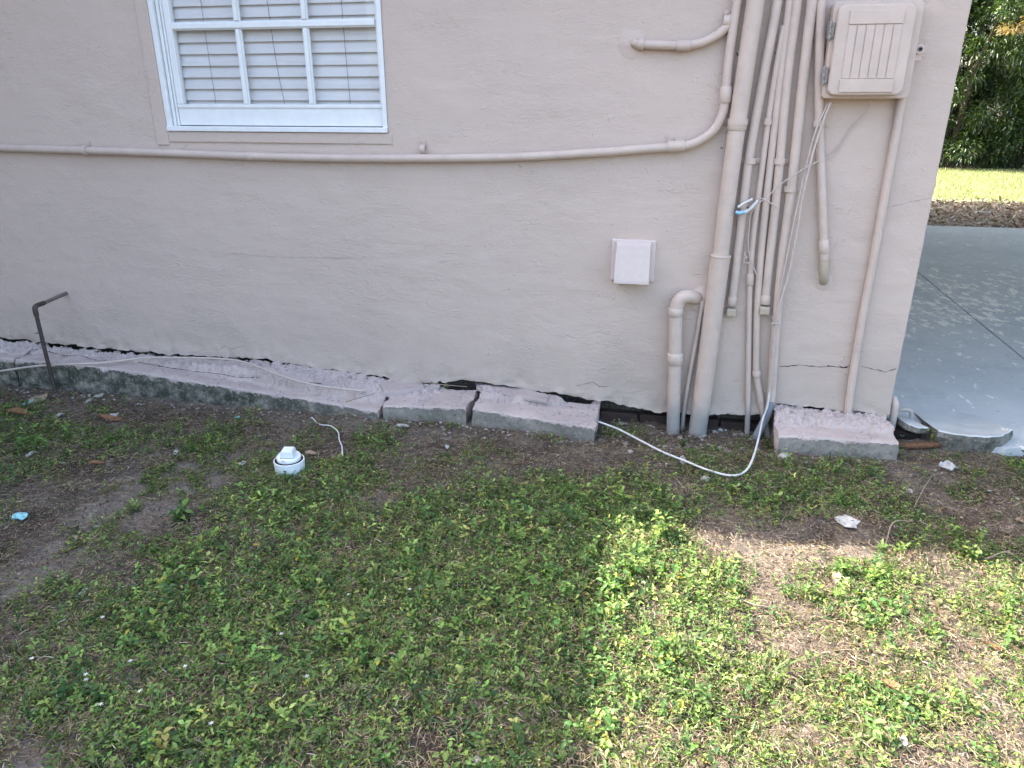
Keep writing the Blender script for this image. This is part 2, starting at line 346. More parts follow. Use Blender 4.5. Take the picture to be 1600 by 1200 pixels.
va = np.array(V); sa = sand(va[:, 0], va[:, 1]); at_ = gr_.data.attributes.new('sand', 'FLOAT', 'POINT'); at_.data.foreach_set('value', sa.astype(np.float32))
Hgrid = np.array([v[2] for v in V]).reshape(len(gy), nx)
def hz(x, y):
    x = np.asarray(x, float); y = np.asarray(y, float)
    i = np.clip(np.searchsorted(gx, x)-1, 0, nx-2); j = np.clip(np.searchsorted(gy, y)-1, 0, len(gy)-2)
    fx = (x-gx[i])/(gx[i+1]-gx[i]); fy = (y-gy[j])/(gy[j+1]-gy[j])
    return (Hgrid[j, i]*(1-fx)+Hgrid[j, i+1]*fx)*(1-fy)+(Hgrid[j+1, i]*(1-fx)+Hgrid[j+1, i+1]*fx)*fy

# ------------------------------------------------------------------ house
house = thing('house', 'pinkish beige stucco house with cracked wall foot, white window and flat roof', 'house', (-3, 0, 0))
CX = [-7.5, -5.23, -4.95, -4.32, -3.89, -3.47, -3.07, -2.72, -2.53, -2.3, -2.154, -1.76, -1.476, -1.132, -0.9, -0.737, -0.58, -0.554, -0.272, 0.01]
CZ = [0.22, 0.205, 0.189, 0.176, 0.176, 0.184, 0.153, 0.128, 0.100, 0.125, 0.143, 0.109, 0.082, 0.040, 0.048, 0.058, 0.075, 0.139, 0.127, 0.122]
def zbot(x): return ip(x, CX, CZ)+0.004+0.014*nz(x, 0, 0, 11, 3)+0.006*nz(x, 5, 0, 45, 2)
WX0, WX1, WZ0, WZ1 = -3.81, -2.57, 1.445, 2.45
def wall_y(x, z):
    y = 0.004*nz(x, z, 1, 1.3, 3)+0.0022*nz(x*1.0, z*3, 7, 5, 4)
    k = z-ip(x, CX, CZ)
    if k < 0.16:    # uneven, bulging foot of the render
        a = max(0, 1-k/0.16); y += -0.010*a*a+0.014*a*nz(x, z, 2, 9, 4)+0.010*a*a*nz(x, z, 6, 38, 4)
    if WX0-0.075 < x < WX1+0.02 and WZ0-0.07 < z: y += 0.002
    return y
xs = list(np.arange(-7.0, -0.02, 0.0165)); xs = sorted(set([round(a, 4) for a in xs if min(abs(a-WX0), abs(a-WX1)) > 0.007]+[WX0, WX1, -0.014, -0.005]))
zt = [0, 0.004, 0.012, 0.022, 0.034, 0.05, 0.07, 0.092, 0.115, 0.14]
zu = [a for a in np.arange(0.36, 2.62, 0.0165) if abs(a-WZ0) > 0.007 and abs(a-WZ1) > 0.007]+[WZ0, WZ1]; zu.sort()
rows = len(zt)+len(zu); V = []; idx = {}
def addv(p): V.append(p); return len(V)-1
for i, x in enumerate(xs):
    b0 = zbot(x)
    for j in range(rows):
        z = b0+zt[j]*(0.36-b0)/0.165 if j < len(zt) else zu[j-len(zt)]
        idx[i, j] = addv((x, wall_y(x, z), z))
    idx[i, -1] = addv((x, 0.035+0.01*nz(x, 9, 0, 20), b0+0.012*nz(x, 3, 0, 30)))   # broken underside of the render
    idx[i, -2] = addv((x, 0.16, b0+0.01))
n0 = len(xs)
for j in range(-2, rows):    # rounded arris of the corner
    p = V[idx[n0-1, j]]; 
    off = 0.003*nz(0, p[2], 0, 14, 3) if j >= 0 else 0
    idx[n0, j] = addv((0.0+off, p[1]+0.006, p[2])); idx[n0+1, j] = addv((0.004+off, p[1]+0.02, p[2])); idx[n0+2, j] = addv((0.004+off, 0.24, p[2]))
Fc = []
allx = xs+[0.0, 0.004, 0.0041]
for i in range(n0+2):
    order = [-2, -1]+list(range(rows))
    for a, b in zip(order[:-1], order[1:]):
        if b > 0 and a >= len(zt):
            zc = (zu[a-len(zt)]+zu[b-len(zt)])/2
            if i < n0-1 and WX0 < (xs[i]+xs[i+1])/2 < WX1 and WZ0 < zc < WZ1: continue
        Fc.append((idx[i, a], idx[i+1, a], idx[i+1, b], idx[i, b]))
obj('wall', (V, Fc), M['stucco'], house, smooth=True)
# reveals of the window opening, side, rear and inner walls
obj('window_reveal', join(box(WX0-0.14, WX0-0.0005, 0.02, 0.16, WZ0-0.14, WZ1+0.1), box(WX1+0.0005, WX1+0.14, 0.02, 0.16, WZ0-0.14, WZ1+0.1), box(WX0, WX1, 0.02, 0.16, WZ0-0.14, WZ0-0.0005), box(WX0, WX1, 0.02, 0.16, WZ1+0.0005, WZ1+0.1)), M['trim'], house)
obj('side_wall', box(-0.2, 0.0, 0.22, 9.4, -0.1, 2.62), M['stucco'], house)
obj('rear_wall', box(-12, -0.2, 9.2, 9.4, -0.1, 2.6), M['stucco'], house)
obj('foundation', box(-7, -0.15, 0.10, 0.20, -0.2, 0.3), M['old'], house)
bk = [box(-1.45+k*0.215, -1.45+k*0.215+0.205, 0.045+0.008*random.random(), 0.11, -0.075, -0.008+0.006*random.random(), 0.006) for k in range(4)]
obj('foundation_brick', join(*bk), M['brick'], house)
def sloped(x0, x1, y0, y1, za, zb, th):
    return [(x0, y0, za), (x1, y0, za), (x1, y1, zb), (x0, y1, zb), (x0, y0, za+th), (x1, y0, za+th), (x1, y1, zb+th), (x0, y1, zb+th)], [(3, 2, 1, 0), (4, 5, 6, 7), (0, 1, 5, 4), (1, 2, 6, 5), (2, 3, 7, 6), (3, 0, 4, 7)]
obj('roof', sloped(-12, 8.5, -0.31, 11.1, 2.62, 3.66, 0.14), M['roof'], house)
obj('wing_wall', box(-11, -5.62, -7.5, -0.01, -0.1, 3.95), M['stucco'], house)
obj('wing_wall', box(-11, -5.62, 0.01, 2.5, 3.02, 3.95), M['stucco'], house)
obj('wing_roof', box(-11.2, -5.60, -7.7, 2.6, 3.96, 4.05), M['roof'], house)
for y, h_ in ((0.6, 2.69), (10.3, 3.57)): obj('carport_post', box(8.2, 8.32, y, y+0.12, 0.0, h_), M['roof'], house)
# smoother band of patched render around the window
obj('window_surround', join(box(WX0-0.075, WX0-0.001, -0.0075, 0.02, WZ0-0.072, 2.6, 0.005), box(WX0-0.0005, WX1+0.02, -0.0072, 0.02, WZ0-0.055, WZ0-0.002, 0.005)), M['stucco'], house)

# window: outer frame mesh carries sash, muntins, panes and blind
A = W(232, 0, -0.012); 
def bar(x0, x1, z0, z1, y0, y1, b=0.003): return box(x0, x1, y0, y1, z0, z1, b)
win = obj('window', join(
    bar(WX0+0.002, WX0+0.030, WZ0+0.02, WZ1-0.001, -0.008, 0.10), bar(WX1-0.026, WX1-0.002, WZ0+0.02, WZ1-0.001, -0.008, 0.10),
    bar(WX0+0.002, WX1-0.002, WZ0+0.001, WZ0+0.026, -0.016, 0.10), bar(WX0+0.03, WX1-0.026, WZ1-0.04, WZ1-0.001, -0.008, 0.10),
    bar(WX0+0.034, WX0+0.050, WZ0+0.027, WZ1-0.041, 0.008, 0.09), bar(WX0+0.053, WX0+0.066, WZ0+0.027, WZ1-0.041, 0.014, 0.09)), M['white'], house)
sx0, sx1 = WX0+0.070, WX1-0.030
zr = W(430, 165, 0.02)[2]
obj('sash', join(bar(sx0, sx1, WZ0+0.030, zr, 0.016, 0.05), bar(sx0, sx1, zr-0.012, zr+0.006, 0.010, 0.0155), bar(sx0, sx0+0.035, zr+0.0065, WZ1-0.05, 0.012, 0.05), bar(sx1-0.012, sx1, zr+0.0065, WZ1-0.05, 0.016, 0.05)), M['white'], win)
px0, px1 = sx0+0.036, sx1-0.013
mz = [W(430, 38, 0.01)[2]]; mz.append(mz[0]+(mz[0]-zr)*0.98)
mxs = [px0+(px1-px0)/3*k for k in (1, 2)]
def munt(x0, x1, z0, z1, vert):
    # stepped moulding: wide base and narrow nose
    if vert: return join(bar(x0, x1, z0, z1, 0.016, 0.03, 0.002), bar(x0+0.006, x1-0.006, z0, z1, 0.007, 0.0155, 0.003))
    return join(bar(x0, x1, z0, z1, 0.016, 0.03, 0.002), bar(x0, x1, z0+0.006, z1-0.006, 0.007, 0.0155, 0.003))
for z in mz:
    if z < WZ1-0.08: obj('muntin', munt(px0, px1, z-0.019, z+0.019, False), M['white'], win)
zs = [zr+0.007]+[z for z in mz if z < WZ1-0.08]+[WZ1-0.05]
for k in range(len(zs)-1):
    for x in mxs: obj('muntin', munt(x-0.017, x+0.017, zs[k]+(0.0195 if k else 0), zs[k+1]-0.0195, True), M['white'], win)
obj('pane', box(px0-0.01, px1+0.01, 0.032, 0.036, zr-0.005, WZ1-0.045), M['glass'], win)
sl_ = []; z = zr-0.03
while z < WZ1+0.02:
    n_ = 3; pts = []
    for k in range(n_+1):
        t = k/n_; pts.append((0.052+0.021*t+0.004*math.sin(math.pi*t)*-1, z+0.060*t))
    v = []; 
    for (yy, zz) in pts: v += [(sx0-0.02, yy, zz), (sx1+0.02, yy+0.0015*random.random(), zz+0.002*(random.random()-0.5))]
    for (yy, zz) in pts: v += [(sx0-0.02, yy+0.0025, zz), (sx1+0.02, yy+0.0025, zz)]
    f = [(2*k, 2*k+1, 2*k+3, 2*k+2) for k in range(n_)]+[(8+2*k, 8+2*k+2, 8+2*k+3, 8+2*k+1) for k in range(n_)]+[(0, 8, 9, 1)]
    sl_.append((v, f)); z += 0.0555
obj('blind', join(*sl_), M['slat'], win)
cords = []
for a, sw in ((0.17, 0.006), (0.475, 0.03), (0.83, 0.006)):
    x = sx0+(sx1-sx0)*a; cords.append(tube([(x, 0.047, WZ1), (x+sw, 0.046, zr+0.25), (x+sw*1.8, 0.047, zr+0.01)], 0.0013, 5))
obj('blind_cord', join(*cords), M['steel'], win)
obj('room_wall', box(-5, -1.2, 1.2, 1.25, 0.2, 2.6), M['roof'], house)

# cracks and pock marks in the render
def crack(pxs, wid, name='crack'):
    pts = [W(a, b) for a, b in pxs]; fine = []
    for a, b in zip(pts[:-1], pts[1:]):
        k = max(2, int(np.linalg.norm(b-a)/0.008))
        for q in range(k): fine.append(a+(b-a)*q/k)
    fine.append(pts[-1]); V, Fc = [], []; n_ = len(fine)
    for i, p in enumerate(fine):
        t = i/(n_-1); ww = wid*(0.25+1.1*abs(nz(p[0], p[2], 4, 22, 2)))*(1 if 0.03 < t < 0.97 else 0.1)
        z = p[2]+0.004*nz(p[0], 0, 2, 40, 3); y = wall_y(p[0], z)-0.0012
        V += [(p[0], y, z+ww), (p[0], y, z-ww)]
    Fc = [(2*i, 2*i+1, 2*i+3, 2*i+2) for i in range(n_-1)]
    obj(name, (V, Fc), M['dark'], house)
crack([(1215, 573), (1250, 570), (1280, 573), (1298, 572), (1316, 574), (1332, 571)], 0.0022)
crack([(1345, 572), (1370, 578), (1385, 581), (1396, 577), (1401, 576)], 0.0022)
crack([(1310, 571), (1316, 574), (1325, 574)], 0.0065, 'hole')
crack([(1292, 570), (1297, 572), (1300, 572)], 0.004, 'hole')
crack([(900, 602), (925, 597), (936, 603), (950, 605)], 0.0016)
crack([(340, 548), (352, 540), (362, 546), (376, 541)], 0.0013)
crack([(247, 225), (258, 235), (275, 238), (295, 226)], 0.0008)
crack([(430, 213), (470, 216), (510, 219)], 0.0008)
crack([(1384, 325), (1420, 316), (1462, 308)], 0.0007)
crack([(925, 207), (926, 214)], 0.003, 'hole'); crack([(1125, 231), (1130, 232)], 0.005, 'hole')
crack([(1150, 82), (1154, 88)], 0.008, 'hole'); crack([(1210, 82), (1216, 90)], 0.008, 'hole'); crack([(1189, 84), (1191, 85)], 0.004, 'hole')
crack([(560, 408), (570, 400)], 0.0006)
crack([(345, 398), (372, 396), (400, 400), (440, 402), (560, 404)], 0.0006)

# ------------------------------------------------------------------ broken concrete kerb at the foot of the wall
def kerb(name, label, x0, x1, fx, fz, bx, bz, fy, stepx, stepy, rough=1.0, seedo=0, res=0.0065, moss=0.0):
    """solid block: front face bare concrete, top painted mortar that climbs to the wall in a ragged step"""
    n_ = max(8, int((x1-x0)/res)); ny = 60
    V, Fc, mi = [], [], []; NF = 10; ring = ny+1+2+NF
    for i in range(n_+1):
        x = x0+(x1-x0)*i/n_
        yf = fy if not isinstance(fy, (list, tuple)) else ip(x, fy[0], fy[1])
        zf = ip(x, fx, fz); zb = ip(x, bx, bz)-0.004
        ye = yf+0.004*nz(x, seedo, 0, 18, 3)
        V.append((x, 0.03, -0.12)); V.append((x, ye-0.004, -0.12))
        for k in range(NF):
            t = k/NF; z = -0.12+(zf+0.12)*t
            V.append((x, ye+0.004*nz(x, z, seedo, 25, 4)-0.004*(1-t), z))
        for k in range(ny+1):
            t = k/ny; y = ye+(0.03-ye)*t
            s = ip(x, stepx, stepy)+0.03*nz(x, y, seedo, 9, 4)+0.005*nz(x, y, 2, 45, 3); st = 1/(1+math.exp(-(y-s)/0.007)); rgh = rough
            ris = zf+(zb-zf)*st*(0.72+0.28*t)
            lump = abs(nz(x, y, seedo, 15, 4)); crk = max(0.0, 1-abs(nz(x, y, seedo+8, 4.5, 4))/0.035)
            crv = 0.035*max(0, 1+(y-0.0)/0.028)*min(1, max(0, 0.5+3*nz(x, 2, seedo, 3.5, 3))) if y > -0.028 else 0.0
            z = ris-crv+rgh*st*(0.016*lump+0.010*nz(x, y, 3, 34, 4)-0.006*max(0, nz(x, y, 9, 70, 2)))-0.010*math.exp(-((y-s+0.004)/0.007)**2)*max(0, 0.3+nz(x, 4, 0, 5, 2))+0.004*nz(x, y, 1+seedo, 12, 4)*(1-st)-0.012*crk-((0.009+0.008*max(0, nz(x, 1, seedo, 30, 3))) if k == 0 else 0.002 if k == 1 else 0)
            x_ = x
            V.append((x_, y, z))
    for i in range(n_):
        for k in range(ring-1):
            a = i*ring+k; Fc.append((a, a+ring, a+ring+1, a+1)); mi.append(0)
    # ragged ends
    for e, sgn in ((0, 1), (n_, -1)):
        for k in range(ring):
            a = e*ring+k; p = V[a]; V[a] = (p[0]+sgn*0.006+0.020*nz(p[1], p[2], e+seedo, 16, 4), p[1], p[2])
        Fc.append(tuple(range(e*ring, e*ring+ring)) if e == 0 else tuple(range(e*ring, e*ring+ring))[::-1]); mi.append(0)
    o = obj(name, (V, Fc), M['kerb'], loc=((x0+x1)/2, -0.2, 0))
    pr = [-1, -1]+[k/NF for k in range(NF)]+[1.0]+[2.0]*ny; at = o.data.attributes.new('paint', 'FLOAT', 'POINT'); at.data.foreach_set('value', np.array(pr*(n_+1), np.float32)); return o
FX = [-5.6, -4.97, -4.54, -4.12, -3.72, -3.33, -2.95, -2.6]; FZ = [0.175, 0.17, 0.17, 0.154, 0.118, 0.09, 0.071, 0.045]
BX = CX; 
BZ = [a-0.012 for a in CZ]
KG = 'broken lengths of concrete kerb along the wall foot'
tag(kerb('concrete_kerb', '', -5.6, -4.90, FX, FZ, BX, BZ, -0.255, [-6, -4.5], [-0.19, -0.18], 1.2, 3), 'short end of painted kerb behind the dark bent pipe at the far left', 'kerb', KG)
tag(kerb('concrete_kerb', '', -4.885, -2.607, FX, FZ, BX, BZ, [[-4.9, -4.2, -3.4, -2.6], [-0.262, -0.255, -0.26, -0.30]], [-4.9, -4.4, -3.9, -3.4, -3.1, -2.9, -2.6], [-0.15, -0.12, -0.11, -0.155, -0.19, -0.20, -0.19], 1.1, 7), 'longest length of kerb under the window, crumbling pink mortar on top and mossy grey front', 'kerb', KG)
tag(kerb('concrete_kerb', '', -2.590, -2.122, [-2.6, -2.1], [0.075, 0.10], [-2.6, -2.45, -2.35, -2.1], [0.09, 0.095, 0.088, 0.095], [[-2.6, -2.1], [-0.285, -0.275]], [-2.6, -2.42, -2.36, -2.30, -2.1], [-0.17, -0.165, -0.14, -0.02, -0.0], 1.2, 11), 'middle block of kerb between two dark gaps, flat pink top with a slab of mortar on its left half', 'kerb', KG)
tag(kerb('concrete_kerb', '', -2.096, -1.445, [-2.1, -1.45], [0.100, 0.063], [-2.15, -1.75, -1.66, -1.62, -1.45], [0.130, 0.10, 0.095, 0.07, 0.062], [[-2.1, -1.45], [-0.28, -0.315]], [-2.1, -1.75, -1.68, -1.60, -1.4], [-0.135, -0.12, -0.10, -0.01, 0.0], 1.2, 17), 'right hand block of kerb, cracked and tilted, ending where the white cable begins', 'kerb', KG)
tag(kerb('concrete_kerb', '', -0.565, -0.012, [-0.6, 0], [0.088, 0.089], [-0.6, 0.05], [0.138, 0.118], [[-0.6, 0.0], [-0.285, -0.265]], [-0.6, -0.4, -0.2, 0.0], [-0.15, -0.12, -0.14, -0.17], 1.3, 23), 'square block of kerb at the house corner, pink crumbled top and bare speckled front', 'kerb', KG)
# loose mortar crust lying on the kerb tops
def slab_piece(name, label, cat, poly, z0, th, m, amp=0.006, s=0, group=None, rough=3):
    c = np.mean(np.array(poly), axis=0); V, Fc = [], []; n_ = len(poly)*5; ring = []
    for i in range(len(poly)):
        a = np.array(poly[i]); b = np.array(poly[(i+1) % len(poly)])
        for k in range(5): ring.append(a+(b-a)*k/5+amp*1.2*np.array([nz(a[0]+k, a[1], s, 31), nz(a[1]+k, a[0], s+2, 31)]))
    lev = [(1.0, 0), (1.0, 0.55), (0.97, 0.9), (0.85, 1.0), (0.6, 1.02), (0.3, 1.0)]
    for f, h in lev:
        for p in ring:
            q = c+(p-c)*f; V.append((q[0], q[1], z0+th*h+(amp*nz(q[0], q[1], s, 30, 4) if h > 0 else 0)))
    V.append((c[0], c[1], z0+th)); k_ = len(V)-1
    for l in range(len(lev)-1):
        for i in range(n_): a = l*n_+i; b = l*n_+(i+1) % n_; Fc.append((a, b, b+n_, a+n_))
    for i in range(n_): Fc.append(((len(lev)-1)*n_+i, (len(lev)-1)*n_+(i+1) % n_, k_))
    o = obj(name, (V, Fc), m, loc=(c[0], c[1], z0), smooth=False); return tag(o, label, cat, group)
def gp(lst, z): return [tuple(G(a, b, z)[:2]) for a, b in lst][::-1]
slab_piece('mortar_chunk', 'long flat chunk of pink mortar lying across the middle kerb block', 'mortar chunk', gp([(592, 601), (660, 598), (664, 612), (640, 618), (600, 620)], 0.08), 0.078, 0.032, M['ledge'], 0.004, 1)
slab_piece('mortar_chunk', 'lumpy strip of pink mortar on top of the right hand kerb block, against the wall', 'mortar chunk', gp([(742, 598), (790, 600), (858, 622), (855, 630), (800, 622), (745, 610)], 0.10), 0.098, 0.02, M['ledge'], 0.004, 4)

def rubble(name, label, spots, m, group=None):
    gs = []
    for (x, y, z, r) in spots:
        V, Fc = [], []; sd = random.uniform(0, 99); R_, K = 5, 7
        for i in range(R_):
            th = math.pi*i/(R_-1)
            for k in range(K):
                q = 2*math.pi*k/K; a, b_, c_ = math.sin(th)*math.cos(q), math.sin(th)*math.sin(q), math.cos(th); f = 1+0.5*nz(a, b_, c_+sd, 1.7, 3)
                V.append((x+r*a*f*1.3, y+r*b_*f, z+r*0.7*c_*f))
        for i in range(R_-1):
            for k in range(K): a = i*K+k; b_ = i*K+(k+1) % K; Fc.append((a, a+K, b_+K, b_))
        gs.append((V, Fc))
    tag(obj(name, join(*gs), m), label, 'rubble', None, 'stuff')
sp = []
for k in range(1700):
    x = random.choice((random.gauss(-2.95, 0.25), random.gauss(-3.0, 0.3), random.uniform(-4.9, -2.5), random.uniform(-2.6, -2.35), random.uniform(-2.1, -1.65), random.uniform(-0.55, -0.03)))
    if not (-4.9 < x < -2.33 or -2.1 < x < -0.03): continue
    wd_ = 0.14 if -3.5 < x < -2.55 else 0.05
    y = -0.01-wd_*random.random()**1.3; q_ = -y/wd_
    z = ip(x, BX, BZ)-0.006+0.010*(1-q_)-(0.035*q_ if wd_ > .1 else 0.012*q_); sp.append((x, y, z+(0.004 if wd_ > .1 else 0), random.uniform(0.004, 0.021 if wd_ > .1 else 0.013)*(1.1-0.4*q_)))
rubble('mortar_rubble', 'crumbled pink mortar lumps along the joint between kerb and wall', sp, M['ledge'])
sp = []
for k in range(160):
    x = random.uniform(-5, 0.3); y = -0.30-abs(random.gauss(0, 0.05)); sp.append((x, y, float(hz(x, y))+0.002, random.uniform(0.003, 0.009)))
for k in range(60): x = random.uniform(-1.42, -0.6); y = random.uniform(-0.3, 0.02); sp.append((x, y, float(hz(x, y))+0.002, random.uniform(0.004, 0.014)))
rubble('concrete_crumbs', 'grey crumbs of concrete fallen at the foot of the kerb', sp, M['stone'])

def kerb_crack(pxs, z, wid):
    pts = [G(a, b, z) for a, b in pxs]; fine = []
    for a, b in zip(pts[:-1], pts[1:]):
        k = max(2, int(np.linalg.norm(b-a)/0.01)); fine += [a+(b-a)*q/k for q in range(k)]
    V = []; n_ = len(fine)
    for i, p in enumerate(fine):
        w_ = wid*(0.3+1.2*abs(nz(p[0], p[1], 4, 20, 2))); y = p[1]+0.006*nz(p[0], 3, 0, 25, 3); V += [(p[0], y-w_, p[2]), (p[0], y+w_, p[2]+w_*0.6)]
    return V, [(2*i, 2*i+1, 2*i+3, 2*i+2) for i in range(n_-1)]
long_ = [o for o in COL.objects if o.get('label', '').startswith('longest length')][0]
obj('crack', join(kerb_crack([(70, 548), (100, 556), (125, 555), (150, 563), (170, 563)], 0.180, 0.0025), kerb_crack([(215, 566), (260, 574), (300, 580), (340, 584), (372, 590), (400, 590)], 0.158, 0.0028), kerb_crack([(400, 590), (430, 590), (470, 596), (505, 600)], 0.128, 0.003)), M['dark'], long_)

# ------------------------------------------------------------------ patio
FY = float(G(1550, 355, 0.04)[1])
j0 = G(1440, 430, 0.04); j1 = G(1602, 562, 0.04)
def jx(y): return float(j0[0]+(j1[0]-j0[0])*(y-j0[1])/(j1[1]-j0[1]))
g_ = 0.007
front = [(0.006, 0.16), (0.15, 0.14), (0.36, 0.08), (0.44, -0.10), (0.50, -0.12), (0.62, -0.085), (0.80, -0.07), (1.0, -0.09)]
A_ = front+[(jx(-0.1)-g_, -0.09), (jx(FY)-g_, FY), (0.006, FY)]
B_ = [(jx(-0.1)+g_, -0.09), (3, -0.1), (9, -0.1), (9, FY), (jx(FY)+g_, FY)]
pt = obj('patio', join(prism(A_, -0.1, 0.04), prism(B_, -0.1, 0.038)), M['patio']); tag(pt, kind='structure')
obj_ = obj('patio_joint', prism([(jx(-0.1)-g_+0.0005, -0.085), (jx(-0.1)+g_-0.0005, -0.085), (jx(FY)+g_-0.0005, FY), (jx(FY)-g_+0.0005, FY)], -0.1, 0.030), M['dark'], pt)
# lifted wedge of slab at the corner of the house
top = [(1403, 652), (1420, 662), (1436, 668), (1452, 669), (1466, 672), (1492, 678), (1520, 681), (1548, 682), (1568, 680), (1584, 672)]
def wedge(pts, zf, zback, name, label, yb, xr, zb_=-0.07):
    T = [G(a, b, zf) for a, b in pts]; V, Fc, mi = [], [], []; n_ = len(T); fine = []
    for a, b in zip(T[:-1], T[1:]):
        for k in range(8): fine.append(a+(b-a)*k/8)
    fine.append(T[-1]); n_ = len(fine); R_ = 22
    for i, p in enumerate(fine):
        t = i/(n_-1); e = 0.011*nz(p[0], p[1], 0, 16, 4); xb = p[0]*(1-0.0)+xr*(t-0.5)*0.2
        col_ = []
        e2 = 0.016*nz(p[0]*1.0, 3, 1, 13, 3)
        col_.append((p[0], p[1]+0.03, zb_)); col_.append((p[0], p[1]+0.012+2*e2, zb_+0.35*(zf-zb_))); col_.append((p[0], p[1]+0.004+e2, zb_+0.6*(zf-zb_)+e)); col_.append((p[0]+e, p[1]-0.004+2*e, zf-0.030)); col_.append((p[0], p[1]+e, zf-0.005))
        for k in range(R_):
            s = k/(R_-1); yy = p[1]+e+0.004+(yb-p[1])*s; zz = zf+(zback-zf)*(s**0.8)+0.0015*nz(p[0], yy, 2, 9)
            col_.append((p[0]-0.06*s*t, yy, zz))
        V += col_
    rg = 5+R_
    for i in range(n_-1):
        for k in range(rg-1): a = i*rg+k; Fc.append((a, a+rg, a+rg+1, a+1)); mi.append(1 if k < 4 else 0)
    Fc.append(tuple(range(0, rg))); mi.append(1); Fc.append(tuple(range((n_-1)*rg, n_*rg))[::-1]); mi.append(1)
    c = fine[n_//2]; o = obj(name, (V, Fc), [M['patio'], M['concrete_dark']], loc=(c[0], c[1], 0))
    o.data.polygons.foreach_set('material_index', mi); return tag(o, label, 'concrete slab')
wedge(top[4:], 0.10, 0.039, 'broken_slab', 'blue painted slab edge, broken and lifted, beside the house corner', 0.30, 0.0)
wedge(top[:4], 0.085, 0.060, 'broken_slab', 'small crumbled wedge of concrete tight against the house corner, hollow beneath', 0.16, 0.0, 0.035)
obj('hollow', box(0.01, 0.16, -0.02, 0.10, -0.05, 0.034), M['dark'], pt)  # near-black block painted in for the shade under the small wedge
t = thing('rusty_pipe', 'short rusty brown pipe lying on the soil in the hollow beneath the broken slab', 'pipe', G(1430, 700, 0.01))
obj('pipe_run', tube([G(1392, 693, 0.015), G(1420, 697, 0.017), G(1450, 696, 0.018), G(1480, 694, 0.018)], 0.016), M['rust'], t, True)
t = thing('drain_pipe', 'small greenish elbow pipe stub standing on the patio edge at the house corner', 'pipe', (0.05, 0.05, 0.05))
obj('elbow', tube([W(1400, 648, 0.10)+[0.0, 0, 0], W(1403, 641, 0.10), W(1416, 640, 0.10), W(1423, 643, 0.10), W(1424, 652, 0.10)], 0.011), M['pipe'], t, True)
t = thing('drain_pipe', 'stubby upright pipe pressed against the edge of the house corner', 'pipe', (0.03, 0.04, 0.05))
obj('riser', tube([(0.028, 0.02, 0.03), (0.028, 0.022, 0.10), (0.026, 0.024, 0.17), (0.018, 0.04, 0.205)], [0.018, 0.018, 0.018, 0.012]), M['pipe'], t, True)

# ------------------------------------------------------------------ conduits
PXM = 1150/3.75
def path(pts, off):
    out = []
    for p in pts:
        if len(p) == 3 and p[2] is not None: out.append(W(p[0], p[1], p[2]))
        else: out.append(W(p[0], p[1], off))
    return out
def seg_at(P_, i, L, r):    # a sleeve centred on path point i
    n_ = len(P_); a = P_[max(0, i-1)]; b = P_[min(n_-1, i+1)]; d = b-a; d = d/np.linalg.norm(d); c = P_[i]
    h = L/2; return tube([c-d*h, c-d*(h-0.003), c+d*(h-0.003), c+d*h], [r*0.93, r, r, r*0.93], 16, 1)
def strap(p, r, horiz, side=1, both=False):
    """C shaped saddle strap round a pipe with a flat ear and a screw"""
    x, y, z = p; gs = []; w_ = 0.013; n_ = 9; V, Fc = [], []
    for k in range(n_+1):
        q = math.pi*k/n_; c, s = math.cos(q), math.sin(q)
        for rr in (r+0.001, r+0.0055):
            for ww in (-w_, w_):
                if horiz: V.append((x+ww, y-rr*s, z+rr*c))
                else: V.append((x+rr*c, y-rr*s, z+ww))
    for k in range(n_):
        a = 4*k; Fc += [(a+2, a+3, a+7, a+6), (a, a+2, a+6, a+4), (a+1, a+5, a+7, a+3)]
    gs.append((V, Fc))
    sides = (1, -1) if both else (side,)
    for s in sides:
        if horiz: gs.append(box(x-w_, x+w_, -0.009, -0.002, min(z+s*r, z+s*(r+0.026)), max(z+s*r, z+s*(r+0.026)), 0.001)); gs.append(box(x-w_, x+w_, min(y, -0.006), -0.004, z+s*(r+0.0025)-0.0015, z+s*(r+0.0025)+0.0015)); sc_ = (x, z+s*(r+0.015))
        else: gs.append(box(min(x+s*r, x+s*(r+0.026)), max(x+s*r, x+s*(r+0.026)), -0.009, -0.002, z-w_, z+w_, 0.001)); gs.append(box(x+s*(r+0.0025)-0.0015, x+s*(r+0.0025)+0.0015, min(y, -0.006), -0.004, z-w_, z+w_)); sc_ = (x+s*(r+0.015), z)
        hs = tube([(sc_[0], -0.005, sc_[1]), (sc_[0], -0.0135, sc_[1])], 0.0055, 10, 1); gs.append(hs)
    return join(*gs)
CG = 'painted conduits climbing the wall near the house corner'
def conduit(label, pts, r, off, couplings=(), straps=(), group=CG, name='conduit', m='pipe', sub=5):
    P_ = path(pts, off); t = thing(name, label, 'conduit', P_[-1], group)
    obj('pipe_run', tube(P_, r, 16, sub), M[m], t, True)
    for i, L, k in couplings: obj('coupling', seg_at(P_, i, L, r*k), M[m], t, True)
    for q in straps:
        p = W(q[0], q[1], off); obj('strap', strap(p, r, q[2], q[3], len(q) > 4 and q[4]), M[m], t)
    return t
